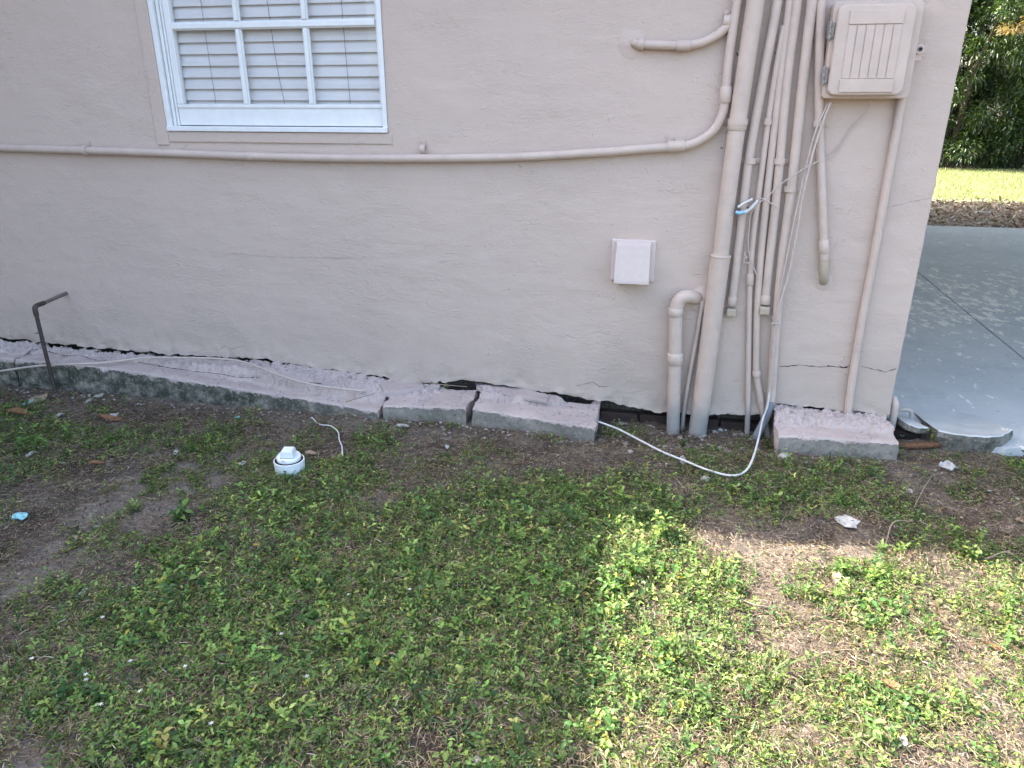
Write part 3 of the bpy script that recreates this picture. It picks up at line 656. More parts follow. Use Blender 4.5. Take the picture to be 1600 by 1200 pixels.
# top segments reach above the frame: first point is extrapolated up the wall
conduit('long thin conduit sagging across the wall below the window',
    [(-60, 229), (1, 231), (134, 235), (260, 239), (390, 244), (520, 247), (660, 247.5), (800, 245.5), (920, 239), (1030, 231), (1060, 228.5), (1078, 226), (1100, 216), (1118, 200), (1128, 180), (1132.5, 162), (1134, 148), (1138, 100), (1146, 40), (1152, 0), (1165, -90), (1180, -170)],
    0.0208, -0.026, [(16, 0.068, 1.28), (10, 0.06, 1.25), (4, 0.03, 1.12)], [(134, 235, True, 1), (1047, 229, True, 1)])
s_ = thing('pipe_strap', 'bent empty pipe strap sticking out of the wall above the sagging conduit', 'strap', W(660, 232))
obj('strap_band', strap(W(661, 233, -0.014), 0.016, True, 1), M['pipe'], s_)
conduit('short conduit leaving a patched hole near the top and curving up behind the long one',
    [(988, 67, 0.03), (993, 67.5, -0.015), (1002, 69, None), (1034, 70.5, None), (1068, 71, None), (1086, 69, None), (1105, 63, None), (1124, 52, None), (1139, 37, None), (1146, 26, None)], 0.0195, -0.024, [(2, 0.028, 1.3), (4, 0.06, 1.25)], [(1135, 33, True, 1)])
conduit('thickest conduit, running the full height of the wall into the soil',
    [(1206, -170), (1181, 0), (1166, 100), (1152, 195), (1138, 300), (1126, 398)], 0.0385, -0.044, [(3, 0.05, 1.09)], [(1153, 190, False, -1)])
P_ = path([(1126, 400), (1113, 500), (1100, 600), (1089, 680), (1086, 702)], -0.05)
big = [o for o in COL.objects if o.get('label', '').startswith('thickest')][0]
obj('lower_pipe', tube(P_, 0.0465, 18, 5), M['pipe'], big, True)
obj('joint_rim', seg_at(P_, 0, 0.012, 0.0495), M['pipe'], big, True)
c2 = conduit('conduit beside the thickest one, ending short in an ochre stained cap',
    [(1240, -170), (1215, 0), (1192, 125), (1170, 250), (1156, 370), (1144, 470)], 0.0205, -0.026, [(5, 0.04, 1.15)], [(1172, 251, False, 1, True)])
def cap(px, py, t, sk=0.0):
    a = W(px, py, -0.027); g = join(box(a[0]-0.0245, a[0]+0.0245, -0.053, -0.003, a[2]-0.043, a[2], 0.009)); obj('end_cap', g, M['pipe_ochre'], t)
cap(1143, 481, c2)
conduit('thinnest upright conduit, appearing behind its neighbour and running down into the soil',
    [(1225, 40), (1206, 150), (1186, 300), (1177, 370), (1172, 436), (1170, 520), (1169, 610), (1167, 690), (1166, 706)], 0.0135, -0.020, [(4, 0.055, 1.35)], [(1200, 190, False, 1)])
conduit('slim conduit that kinks outward near the ground beside the thinnest one',
    [(1252, -170), (1234, 0), (1216, 150), (1199, 300), (1189, 400), (1183.5, 480), (1182, 540), (1182, 584), (1188, 622), (1194, 655), (1203, 700)], 0.0165, -0.022, [(7, 0.032, 1.25)])
c4 = conduit('middle conduit with a strap halfway, ending short in an ochre stained cap',
    [(1266, -170), (1246, 0), (1230, 125), (1214, 300), (1203, 400), (1196, 468)], 0.0200, -0.026, [(5, 0.045, 1.15)], [(1218, 252, False, 1, True)])
cap(1195, 478, c4)
t = conduit('conduit wrapped by the white cables, its lowest length unpainted grey and leaning left',
    [(1290, -170), (1269, 0), (1253, 140), (1237, 290), (1224, 390), (1215, 480), (1209, 560), (1204, 632)], 0.0218, -0.03, [], [(1235, 295, False, 1)])
obj('lower_pipe', tube(path([(1204, 628), (1198, 650), (1184, 678), (1170, 704)], -0.05), 0.0215, 14, 4), M['grey_pvc'], t, True)
t = conduit('conduit right of the bundle, elbowing into the wall at knee height',
    [(1286, -170), (1283, 0), (1280, 100), (1280, 190), (1284, 290), (1287.5, 385), (1288, 410)], 0.0195, -0.030, [(5, 0.06, 1.22)], [(1280, 193, False, 1)])
obj('elbow', tube(path([(1288, 405), (1288, 425), (1287, 437, -0.012), (1286, 441, 0.03)], -0.03), 0.0225, 14, 4), M['pipe_ochre'], t, True)
conduit('conduit dropping from the right side of the meter box to the kerb block',
    [(1409, 152), (1398, 220), (1380, 320), (1362, 420), (1345, 510), (1332, 590), (1323, 657)], 0.0185, -0.024, [], [], CG)
conduit('pencil thin tube leaning between the drain pipe and the thickest conduit',
    [(1097, 477), (1088, 530), (1077, 590), (1069, 640), (1066, 670)], 0.0115, -0.02, [(0, 0.05, 1.2)], [], CG)
t = thing('drain_pipe', 'wide pipe with a smooth elbow leaving the wall right of the vent hood', 'pipe', W(1052, 676, -0.05))
P_ = path([(1091, 466, 0.03), (1085, 465, -0.02), (1072, 463, -0.05), (1061, 470, -0.055), (1056, 487, -0.055)], -0.05)
obj('elbow', tube(P_, 0.034, 18, 6), M['pipe_plain'], t, True)
P_ = path([(1056, 484), (1055, 560), (1053, 620), (1051, 690)], -0.055)
obj('pipe_run', tube(P_, 0.034, 18, 3), M['pipe'], t, True)
obj('coupling', seg_at([P_[0]-[0, 0, -.02], P_[0]-[0, 0, 0.01], P_[1]], 1, 0.04, 0.0385), M['pipe'], t, True)
obj('coupling', seg_at(P_, 1, 0.06, 0.040), M['pipe'], t, True)
# patched render lumps round pipe entries
def blob(c, r, th, s, m='stucco'):
    V, Fc = [], []; R_, K = 7, 22
    for i in range(R_):
        f = i/(R_-1)
        for k in range(K):
            q = 2*math.pi*k/K; rr = r*f*(1+0.28*nz(math.cos(q), math.sin(q), s, 1.6, 3)); x = c[0]+rr*math.cos(q); z = c[2]+rr*math.sin(q)
            V.append((x, wall_y(x, z)+0.003-th*(1-f*f)-0.006*abs(nz(x, z, s, 45, 3))*(1-f), z))
    for i in range(R_-1):
        for k in range(K): a = i*K+k; b = i*K+(k+1) % K; Fc.append((a, b, b+K, a+K))
    obj('render_patch', (V, Fc), M[m], house, True)
blob(W(985, 70), 0.075, 0.010, 1); blob(W(1093, 468), 0.07, 0.018, 2); blob(W(1285, 440), 0.055, 0.010, 3)

# ------------------------------------------------------------------ vent hood
a = W(957, 373); b = W(1021, 440)
x0, x1, z1, z0 = a[0], b[0], a[2], b[2]
t = thing('vent_hood', 'white plastic vent hood with drips of paint, low on the wall left of the pipes', 'vent', (x0, 0, z0))
obj('back_plate', join(box(x0, x1, -0.012, 0.01, z0, z1, 0.003), *[tube([(x, -0.011, z), (x, -0.016, z)], 0.006, 8, 1) for x in (x0+0.012, x1-0.012) for z in (z0+0.012, z1-0.012)]), M['hood'], t)
hx0, hx1 = x0+0.022, x1-0.022
V = [(hx0, -0.0125, z1-0.012), (hx1, -0.0125, z1-0.012), (hx1-0.004, -0.060, z1-0.022), (hx0+0.004, -0.060, z1-0.022),
     (hx0, -0.0125, z0+0.016), (hx1, -0.0125, z0+0.016), (hx1, -0.085, z0+0.018), (hx0, -0.085, z0+0.018), (hx1, -0.085, z0+0.002), (hx0, -0.085, z0+0.002), (hx1, -0.0125, z0+0.002), (hx0, -0.0125, z0+0.002)]
obj('hood', (V, [(0, 3, 2, 1), (3, 7, 6, 2), (7, 9, 8, 6), (1, 2, 6, 5), (5, 6, 8, 10), (3, 0, 4, 7), (7, 4, 11, 9), (9, 11, 10, 8)]), M['hood'], t)
for k, (fx_, L) in enumerate(((0.2, 0.012), (0.72, 0.03), (0.95, 0.01))):
    x = hx0+(hx1-hx0)*fx_; obj('paint_drip', tube([(x, -0.07, z0+0.004), (x, -0.07, z0-L*0.5), (x, -0.07, z0-L)], [0.006, 0.003, 0.0008], 8, 3), M['pipe_plain'], t, True)

# ------------------------------------------------------------------ enclosure box on the wall
def rpoly(x0, x1, z0, z1, r, n_=6):
    out = []
    for cx, cz, a0 in ((x1-r, z1-r, 0), (x0+r, z1-r, 90), (x0+r, z0+r, 180), (x1-r, z0+r, 270)):
        for k in range(n_+1): q = rad(a0+90*k/n_); out.append((cx+r*math.cos(q), cz+r*math.sin(q)))
    return out
def plate(x0, x1, z0, z1, r, ys):
    """rounded plate: ys = list of (y, inset)"""
    V, Fc = [], []; n_ = 0
    for y, ins in ys:
        pl = rpoly(x0+ins, x1-ins, z0+ins, z1-ins, max(0.002, r-ins)); n_ = len(pl); V += [(x, y, z) for x, z in pl]
    for l in range(len(ys)-1):
        for i in range(n_): a = l*n_+i; b = l*n_+(i+1) % n_; Fc.append((a, a+n_, b+n_, b))
    Fc.append(tuple(range((len(ys)-1)*n_, len(ys)*n_))[::-1]); return V, Fc
BY = -0.085; DY = -0.118
bl = W(1283, 158, BY); br = W(1419, 150, BY)
bx0, bx1, bz0 = bl[0], br[0]+0.002, (bl[2]+br[2])/2; bz1 = W(1365, 2, DY)[2]+0.006
t = thing('meter_box', 'painted plastic utility box with ribbed door high on the wall near the corner', 'utility box', (bx0, 0, bz0))
obj('case', plate(bx0, bx1, bz0, bz1, 0.018, [(0.01, 0), (BY+0.004, 0), (BY, 0.004)]), M['pipe_plain'], t, True)
t.children[0].data.polygons.foreach_set('use_smooth', [False]*len(t.children[0].data.polygons))
dl = W(1292, 149, DY); dx0 = dl[0]; dx1 = W(1411, 143, DY)[0]; dz0 = dl[2]; dz1 = W(1365, 5, DY)[2]
dr = obj('door', plate(dx0, dx1, dz0, dz1, 0.03, [(BY-0.0005, 0.0), (DY+0.006, 0.0), (DY+0.001, 0.004), (DY, 0.010)]), M['pipe_plain'], t)
ix0, ix1 = dx0+0.045, dx1-0.045; izt = dz1-0.025; izb = dz0+0.012
obj('rail', box(ix0, ix1, DY-0.006, DY-0.0005, izt-0.052, izt, 0.002), M['pipe_plain'], dr)
obj('rail', box(ix0-0.002, ix1+0.002, DY-0.006, DY-0.0005, izb, izb+0.052, 0.002), M['pipe_plain'], dr)
nr = 6; wr = (ix1-ix0)/nr
obj('ribbed_panel', join(*[box(ix0+k*wr+0.0022, ix0+(k+1)*wr-0.0022, DY-0.0035, DY-0.0004, izb+0.054, izt-0.054, 0.0012) for k in range(nr)]), M['pipe_plain'], dr)
for zz in (W(1288, 48, BY)[2], W(1283, 118, BY)[2]):
    obj('hinge', join(box(bx0-0.012, bx0+0.012, BY-0.010, BY+0.02, zz-0.032, zz+0.032, 0.003), tube([(bx0-0.006, BY-0.012, zz-0.036), (bx0-0.006, BY-0.012, zz-0.013)], 0.006, 10, 1), tube([(bx0-0.006, BY-0.012, zz-0.010), (bx0-0.006, BY-0.012, zz+0.010)], 0.0066, 10, 1), tube([(bx0-0.006, BY-0.012, zz+0.013), (bx0-0.006, BY-0.012, zz+0.036)], 0.006, 10, 1)), M['hinge'], t)
lp = W(1435, 77, -0.06)
obj('latch', join(box(bx1+0.0005, bx1+0.030, -0.062, -0.05, lp[2]-0.045, lp[2]+0.02, 0.003), tube([(bx1+0.015, -0.061, lp[2]), (bx1+0.015, -0.074, lp[2])], 0.0185, 16, 1)), M['pipe_plain'], t)
obj('keyhole', join(tube([(bx1+0.015, -0.0735, lp[2]), (bx1+0.015, -0.0765, lp[2])], 0.0105, 14, 1)), M['steel'], t)
obj('keyhole', tube([(bx1+0.015, -0.0762, lp[2]), (bx1+0.015, -0.078, lp[2])], 0.006, 14, 1), M['dark'], t)

# ------------------------------------------------------------------ cables
t = tag(obj('white_cable', tube([W(1298, 160, -0.06), W(1288, 185, -0.06), W(1270, 240, -0.062), W(1254, 310, -0.062), W(1244, 370, -0.065), W(1232, 430, -0.066), W(1217, 480, -0.066), W(1211, 510, -0.065), W(1208, 560, -0.065), W(1204, 600, -0.068), W(1199, 635, -0.075),
    W(1192, 655, -0.10), G(1184, 690, 0.06), G(1174, 722, 0.045), G(1162, 738, 0.032), G(1140, 743, 0.032), G(1105, 734, 0.035), G(1070, 720, 0.03), G(1035, 706, 0.03), G(1000, 688, 0.03), G(965, 670, 0.03), G(935, 659, 0.035), G(925, 655, 0.03)], 0.0050, 10, 6), [M['cable'], M['cable_white']], smooth=True, loc=W(1298, 160, -0.06)),
    'thick cable hanging from the utility box, its bare white end looping over the soil', 'cable')
t.data.polygons.foreach_set('material_index', [1 if (f.center.z+t.location.z) < 0.22 else 0 for f in t.data.polygons])
tag(obj('white_cable', tube([W(1294, 162, -0.05), W(1276, 200, -0.055), W(1262, 250, -0.058), W(1251, 300, -0.058), W(1240, 350, -0.062), W(1230, 400, -0.062), W(1220, 450, -0.062), W(1213, 500, -0.060), W(1208, 540, -0.062), W(1203, 590, -0.062), W(1199, 625, -0.062), W(1196, 645, -0.06)], 0.0038, 8, 6), M['cable'], smooth=True, loc=W(1294, 162, -0.05)),
    'thinner painted cable running beside the thick white cable down to the grey pipe', 'cable')
tag(obj('cable_tie', join(tube([W(1204, 505, -0.062), W(1213, 506, -0.078), W(1221, 505, -0.06)], 0.003, 8, 4), tube([W(1208, 500, -0.07), W(1206, 495, -0.08)], 0.002, 6, 1)), M['cable'], loc=W(1213, 505, -0.07)), 'small tie cinching the hanging cables against the conduit', 'cable tie')
tag(obj('thin_wire', tube([W(1363, 157, -0.05), W(1352, 176, -0.03), W(1330, 200, -0.01), W(1312, 228, -0.008), W(1297, 244, -0.015), W(1270, 256, -0.06), W(1238, 275, -0.065), W(1215, 292, -0.06), W(1196, 310, -0.06), W(1182, 318, -0.06)], 0.0028, 6, 6), M['cable'], smooth=True, loc=W(1363, 157, -0.05)), 'thin wire trailing from under the utility box to a white clip', 'wire')
tag(obj('thin_wire', tube([W(1186, 308, -0.062), W(1200, 315, -0.066), W(1217, 325, -0.07)], 0.003, 6, 4), M['cable'], loc=W(1200, 315, -0.066)), 'short stiff wire end poking right beside the white clip', 'wire')
tag(obj('thin_wire', tube([W(1184, 316, -0.058), W(1173, 335, -0.058), W(1171, 355, -0.055), W(1169, 378, -0.05), W(1171, 400, -0.05), W(1177, 417, -0.05), W(1183, 430, -0.052), W(1188, 438, -0.055)], 0.0026, 6, 6), M['cable'], loc=W(1171, 360, -0.055)), 'thin wire hanging in a wavy line below the white clip', 'wire')
tag(obj('thin_wire', tube([W(1166, 392, -0.052), W(1163, 399, -0.055), W(1168, 401, -0.055), W(1162, 406, -0.056), W(1165, 411, -0.056), W(1171, 410, -0.055), W(1174, 404, -0.053)], 0.002, 6, 6), M['cable'], loc=W(1166, 400, -0.055)), 'tiny tangled curl of wire left of the thinnest conduit', 'wire')
t = thing('cable_clip', 'white and pale blue open plastic clip dangling in front of the conduits', 'clip', W(1166, 322, -0.07))
obj('clip_lid', tube([W(1153, 324, -0.085), W(1164, 317, -0.087), W(1176, 311, -0.085)], 0.006, 4, 1), M['cable_white'], t)
obj('clip_body', tube([W(1151, 332, -0.07), W(1158, 333, -0.075), W(1170, 328, -0.075), W(1180, 318, -0.072), W(1184, 313, -0.07)], [0.007, 0.009, 0.009, 0.007, 0.005], 10, 4), M['cable_white'], t, True)
obj('clip_tip', tube([W(1150, 331, -0.078), W(1155, 333, -0.082), W(1163, 331, -0.082)], 0.0085, 10, 4), M['blue'], t, True)
for q in ((1156, 327), (1168, 324)): obj('rivet', tube([W(q[0], q[1], -0.08), W(q[0], q[1], -0.088)], 0.004, 8, 1), M['dark'], t)
tag(obj('painted_cord', tube([G(-40, 585, 0.03), W(0, 580, -0.29), W(40, 574, -0.285), W(70, 571, -0.28), G(110, 569, 0.184), G(160, 567, 0.182), G(200, 562, 0.186), G(230, 559, 0.192), G(290, 559, 0.198), G(350, 561, 0.20), G(385, 567, 0.197), G(425, 582, 0.178), G(460, 594, 0.158), G(500, 603, 0.138), G(540, 608, 0.124), G(572, 611, 0.112)], 0.0066, 8, 6), M['cable'], smooth=True, loc=G(290, 559, 0.19)), 'paint covered cord lying along the top of the long kerb under the window', 'cord')
tag(obj('white_wire', tube([G(487, 652, 0.03), G(496, 661, 0.02), G(504, 664, 0.03), G(515, 665, 0.035), G(524, 670, 0.035), G(529, 677, 0.035), G(530, 687, 0.035), G(534, 697, 0.035), G(535, 708, 0.035), G(536, 718, 0.005)], 0.0032, 8, 5), M['cable_white'], smooth=True, loc=G(520, 680)), 'thin white wire curling over the soil behind the cleanout pipe', 'wire')

# bent pipe at the left
e = W(103, 458); k = W(54, 480, -0.30)
bp = G(76, 612)
t = thing('bent_pipe', 'dark bare metal pipe bent like a crank at the left end of the wall', 'pipe', (k[0], -0.30, 0))
obj('pipe_run', tube([(e[0], 0.02, e[2]), (e[0]*0.2+k[0]*0.8, -0.24, e[2]*0.2+k[2]*0.8)], 0.0105, 14, 1), m_flat('grey_copper', (0.20, 0.17, 0.155), 0.5, 0.4, 0.3, 0.3), t, True)
obj('elbow', tube([(e[0]*0.3+k[0]*0.7, -0.215, e[2]*0.3+k[2]*0.7), (k[0]-0.0, -0.285, k[2]+0.004), (k[0], -0.30, k[2]-0.012), (k[0], -0.30, k[2]-0.05)], 0.0135, 14, 6), M['darkpipe'], t, True)
obj('riser', tube([(k[0], -0.30, k[2]-0.02), (k[0], -0.30, 0.2), (k[0]+0.01, -0.302, -0.05)], 0.0108, 14, 3), M['darkpipe'], t, True)
obj('pin', tube([(k[0]-0.035, -0.30, k[2]-0.155), (k[0], -0.30, k[2]-0.15)], 0.003, 6, 1), M['darkpipe'], t)

# ------------------------------------------------------------------ cleanout pipe
cc = G(452, 722, 0.06); c = (cc[0], cc[1], 0.0)
t = thing('sewer_cleanout', 'white plastic cleanout pipe standing in the weeds with a square knobbed screw plug', 'cleanout pipe', c)
obj('hub', lathe([(0.063, -0.05), (0.064, 0.0), (0.0665, 0.03), (0.0685, 0.068), (0.068, 0.074), (0.064, 0.075), (0.0625, 0.062), (0.0, 0.060)], c, 40), M['pvc'], t, True)
t.children[0].data.materials.append(M['dark'])
pl_ = obj('plug', lathe([(0.052, 0.063), (0.0545, 0.078), (0.054, 0.087), (0.051, 0.091), (0.03, 0.094), (0.0, 0.096)], (c[0]-0.003, c[1]+0.006, 0), 40, (-0.03, 0.06)), M['pvc'], t, True)
obj('gap_shade', lathe([(0.0638, 0.0625), (0.0638, 0.0725), (0.0, 0.0726)], c, 40), M['dark'], t)  # near-black disc in the hub, paints the shade around the plug
a_ = 0.2; V = []
for zz, h in ((0.094, 0.029), (0.122, 0.025), (0.128, 0.021)):
    for sx_, sy_ in ((-1, -1), (1, -1), (1, 1), (-1, 1)):
        X = sx_*h*1.05; Y = sy_*h; V.append((c[0]+X*math.cos(a_)-Y*math.sin(a_), c[1]+X*math.sin(a_)+Y*math.cos(a_), zz))
obj('knob', (V, [(0, 1, 5, 4), (1, 2, 6, 5), (2, 3, 7, 6), (3, 0, 4, 7), (4, 5, 9, 8), (5, 6, 10, 9), (6, 7, 11, 10), (7, 4, 8, 11), (8, 9, 10, 11)]), M['pvc'], pl_)

# ------------------------------------------------------------------ litter, stones, leaves, twigs
def flake(px, py, w_px, h_px, m, name, label, cat, th=0.004, group=None, lift=0.01, s=0, n_=9, curl=0.012):
    p = G(px, py); d = np.linalg.norm(p-CAM); sx_ = w_px/1150*d/2; sy_ = h_px/1150*d/2/0.42
    rs = random.Random(s+px); pts = [(math.cos(2*math.pi*k/n_)*sx_*rs.uniform(0.6, 1.2), math.sin(2*math.pi*k/n_)*sy_*rs.uniform(0.6, 1.2)) for k in range(n_)]
    z0 = float(hz(p[0], p[1]))+lift; V, Fc = [], []
    for l, (f, dz) in enumerate(((1, 0), (1, th), (0.5, th*1.3), (0.0, th))):
        for k, (a, b) in enumerate(pts):
            V.append((p[0]+a*f, p[1]+b*f, z0+dz+curl*nz(a*f, b*f, s, 30, 2)+0.3*curl*nz(a*f, b*f, s+px, 90, 2)))
    for l in range(3):
        for k in range(n_): a = l*n_+k; b = l*n_+(k+1) % n_; Fc.append((a, b, b+n_, a+n_))
    Fc.append(tuple(range(n_))[::-1])
    return tag(obj(name, (V, Fc), M[m], loc=(p[0], p[1], z0)), label, cat, group)
flake(1322, 822, 30, 17, 'paper', 'torn_paper', 'torn white scrap of paper lying just inside the shadow edge near the right', 'scrap', s=1, lift=0.014, curl=0.014, n_=13)
flake(1480, 733, 28, 9, 'paper', 'torn_paper', 'crumpled white scrap on bare soil below the broken blue slab', 'scrap', s=2, lift=0.012, curl=0.018, n_=13)
flake(46, 631, 12, 9, 'teal', 'paint_flake', 'pale turquoise flake beside a tan scrap near the foot of the bent pipe', 'paint flake', s=3)
flake(58, 626, 20, 13, 'tan', 'cardboard_scrap', 'tan rounded scrap lying beside a turquoise flake near the bent pipe', 'scrap', s=4)
flake(33, 810, 20, 8, 'teal', 'paint_flake', 'turquoise flake on the soil at the left edge, well away from the wall', 'paint flake', s=5)
flake(371, 654, 8, 4, 'teal', 'paint_flake', 'tiny turquoise flake on soil between the bent pipe and the cleanout', 'paint flake', s=6)
flake(176, 652, 16, 9, 'paper', 'paint_flake', 'grey white flake next to a reddish dead leaf left of the cleanout', 'paint flake', s=7)
flake(155, 621, 13, 6, 'paper', 'paint_flake', 'white flake lying close to the foot of the long kerb at the left', 'paint flake', s=8)
flake(140, 630, 7, 6, 'paper', 'paint_flake', 'small upright white flake left of the flake at the long kerb', 'paint flake', s=9)
flake(91, 653, 12, 7, 'paper', 'paint_flake', 'white flake in grass below and right of the bent pipe', 'paint flake', s=10)
flake(47, 710, 9, 8, 'paper', 'paint_flake', 'white flake in weeds between the bent pipe and the left turquoise flake', 'paint flake', s=11)
flake(378, 729, 10, 8, 'paper', 'paint_flake', 'white flake on bare soil just left of the cleanout pipe', 'paint flake', s=12)
flake(132, 929, 9, 7, 'paper', 'paint_flake', 'bright white flake among the weeds at the lower left', 'paint flake', s=13)
flake(631, 670, 22, 5, 'paper', 'paint_flake', 'long narrow white flake below the middle kerb block', 'paint flake', s=14)
flake(1066, 724, 15, 10, 'paper', 'paint_flake', 'ragged white flake beside the looping white cable', 'paint flake', s=15)
flake(1420, 775, 7, 5, 'paper', 'paint_flake', 'tiny round white flake between the torn papers at the right', 'paint flake', s=16)
flake(1410, 1172, 9, 6, 'stone', 'paint_flake', 'pale flake in the sunlit weeds at the bottom edge', 'paint flake', s=161, lift=0.02)
for i, (a, b, w_, lab) in enumerate([(699, 702, 7, 'small white flake on soil under the gap of the kerb'), (500, 752, 6, 'small white flake right of the cleanout pipe'), (150, 823, 7, 'white flake by the tan chip at the left'), (275, 713, 8, 'pale flake between bent pipe and cleanout'), (735, 740, 6, 'small flake at the edge of the weeds mid picture'), (935, 1010, 8, 'pale flake at the side edge of the sunlit patch'), (1545, 770, 6, 'speck of white flake near the right edge')]):
    flake(a, b, w_, w_*0.6, 'paper', 'paint_flake', lab, 'paint flake', s=30+i)
for i in range(16):
    a = random.uniform(10, 1590); b = random.uniform(690, 1180) if random.random() < 0.3 else random.uniform(660, 830)
    flake(a, b, random.uniform(2.5, 5), random.uniform(2, 3.5), 'paper', 'paint_flake', 'tiny pale speck of fallen paint scattered on the soil', 'paint flake', 0.003, 'tiny specks of fallen paint', s=60+i, n_=6)
def stone(px, py, w_px, m, name, label, cat, s, flat=0.6, el=1.0, lift=0.0):
    p = G(px, py); d = np.linalg.norm(p-CAM); r = w_px/1150*d/2; V, Fc = [], []; R_, K = 9, 14
    for i in range(R_):
        th = math.pi*i/(R_-1)
        for k in range(K):
            q = 2*math.pi*k/K; x, y, z = math.sin(th)*math.cos(q), math.sin(th)*math.sin(q), math.cos(th)
            f = 1+0.22*nz(x, y, z+s, 1.5, 3); V.append((p[0]+r*x*f, p[1]+r*el*y*f, lift+float(hz(p[0], p[1]))+r*flat*0.6+r*flat*z*f))
    for i in range(R_-1):
        for k in range(K): a = i*K+k; b = i*K+(k+1) % K; Fc.append((a, a+K, b+K, b))
    return tag(obj(name, (V, Fc), M[m], smooth=True, loc=(p[0], p[1], 0)), label, cat)
stone(1102, 750, 15, 'stone', 'stone', 'pale rounded stone below the loop of the white cable', 'stone', 1)
stone(1225, 714, 18, 'stone', 'stone', 'greenish pale stone at the left foot of the corner kerb block', 'stone', 2)
stone(485, 710, 19, 'tan', 'tan_stone', 'smooth tan chip lying against the right side of the cleanout pipe', 'stone', 3, 0.35, 0.6)
stone(122, 842, 20, 'tan', 'tan_stone', 'oval tan chip on sandy soil at the left', 'stone', 4, 0.35, 0.6)
stone(943, 1125, 22, 'stone', 'stone', 'grey stone half buried at the lower end of the shadow edge', 'stone', 5, 0.5)
stone(746, 1188, 18, 'stone', 'stone', 'pale stone at the bottom edge in the shade', 'stone', 6, 0.5)
stone(985, 708, 9, 'stone', 'stone', 'pebble left of the white cable loop', 'stone', 7)
stone(935, 792, 10, 'tan', 'stone', 'yellowish pebble among weeds just above the sunlit corner', 'stone', 8)
def dead_leaf(px, py, L_px, ang, lab, m='deadleaf', s=0):
    p = G(px, py); d = np.linalg.norm(p-CAM); L = L_px/1150*d; z0 = float(hz(p[0], p[1]))+0.016; V = []; us = np.linspace(0, 1, 7)
    for u in us:
        hw = 0.22*L*math.sin(math.pi*min(1, u*0.96+0.02))**0.8
        for v in (-1, 0, 1):
            X = (u-0.5)*L; Y = v*hw; V.append((p[0]+X*math.cos(ang)-Y*math.sin(ang), p[1]+X*math.sin(ang)+Y*math.cos(ang), z0+0.10*L*abs(v)+0.12*L*math.sin(3*u+s)))
    Fc = [(3*i+j, 3*i+j+1, 3*i+j+4, 3*i+j+3) for i in range(6) for j in range(2)]
    o = obj('dead_leaf', (V, Fc), M[m], loc=(p[0], p[1], z0)); return tag(o, lab, 'dead leaf')
dead_leaf(152, 730, 22, 0.6, 'reddish brown curled leaf on grass left of the cleanout', s=1)
dead_leaf(175, 660, 34, 0.2, 'long rusty leaf beneath the grey white flake at the left', s=2)
dead_leaf(308, 915, 24, -0.4, 'rusty dead leaf in the shaded weeds below the cleanout', s=3)
dead_leaf(545, 988, 26, 0.2, 'pinkish tan dead leaf in the shaded weeds near the bottom', 'tan', s=4)
dead_leaf(1488, 826, 14, 0.5, 'small orange leaf in the shade at the right', s=5)
dead_leaf(1392, 1082, 34, -0.9, 'dark red brown leaf blade in the sunlit grass at the lower right', s=6)
dead_leaf(30, 652, 34, 0.1, 'long brown leaf by the left edge below the bent pipe', s=7)
dead_leaf(1550, 1020, 24, -0.2, 'rust coloured leaf in sunlit weeds at the right edge', s=8)
dead_leaf(1590, 820, 18, 0.9, 'orange tan leaf at the right edge in the shade', 'tan', s=9)
dead_leaf(45, 685, 30, 0.3, 'brown folded leaf in grass at the left edge', s=10)
dead_leaf(1305, 910, 26, 1.3, 'tan upright dead leaf in the sunlit patch', 'tan', s=12)
def twig(pts, r, lab):
    P_ = []
    for a, b, h in pts: q = G(a, b, 0.01+h); q[2] = hz(q[0], q[1])+0.01+h; P_.append(q)
    tag(obj('twig', tube(P_, [r, r*0.8, r*0.5], 6, 4), M['wood'], loc=P_[0]), lab, 'twig')
twig([(1540, 868, 0.01), (1575, 860, 0.015), (1605, 880, 0.01)], 0.004, 'bleached twig at the right edge along the shadow line')
twig([(1430, 790, 0.0), (1444, 762, 0.02), (1456, 742, 0.03)], 0.0022, 'slender pale twig standing on the soil under the crumpled scrap')
twig([(1384, 850, 0.0), (1395, 820, 0.03), (1425, 815, 0.05)], 0.0025, 'forked dry stem near the torn paper')
twig([(540, 632, 0.06), (560, 622, 0.09), (585, 612, 0.11)], 0.004, 'dark twig leaning on the right end of the long kerb')
twig([(655, 594, 0.13), (685, 603, 0.11), (730, 606, 0.11)], 0.003, 'dry stem lying in the gap behind the middle kerb block')
twig([(1150, 935, 0.01), (1185, 945, 0.02), (1230, 948, 0.01)], 0.003, 'straw coloured stem lying in the sunlit weeds')

# ------------------------------------------------------------------ vegetation made of many leaves (numpy)
T_OV = np.array([[0, 0, 0], [.20, -.17, .06], [.20, 0, 0], [.20, .17, .06], [.47, -.25, .08], [.47, 0, -.01], [.47, .25, .08], [.76, -.16, .03], [.76, 0, -.04], [.76, .16, .03], [1, 0, -.10]], float)
F_OV = [(0, 1, 2), (0, 2, 3), (1, 4, 5, 2), (2, 5, 6, 3), (4, 7, 8, 5), (5, 8, 9, 6), (7, 10, 8), (8, 10, 9)]
T_SM = np.array([[0, 0, 0], [.33, -.20, .05], [.70, -.14, .04], [1, 0, -.05], [.70, .14, .04], [.33, .20, .05]], float); F_SM = [(0, 1, 2, 3), (0, 3, 4, 5)]
T_BL = np.array([[0, -.5, 0], [0, .5, 0], [.35, -.5, .0], [.35, .5, .0], [.7, -.35, 0], [.7, .35, 0], [1, 0, 0]], float); F_BL = [(0, 2, 3, 1), (2, 4, 5, 3), (4, 6, 5)]
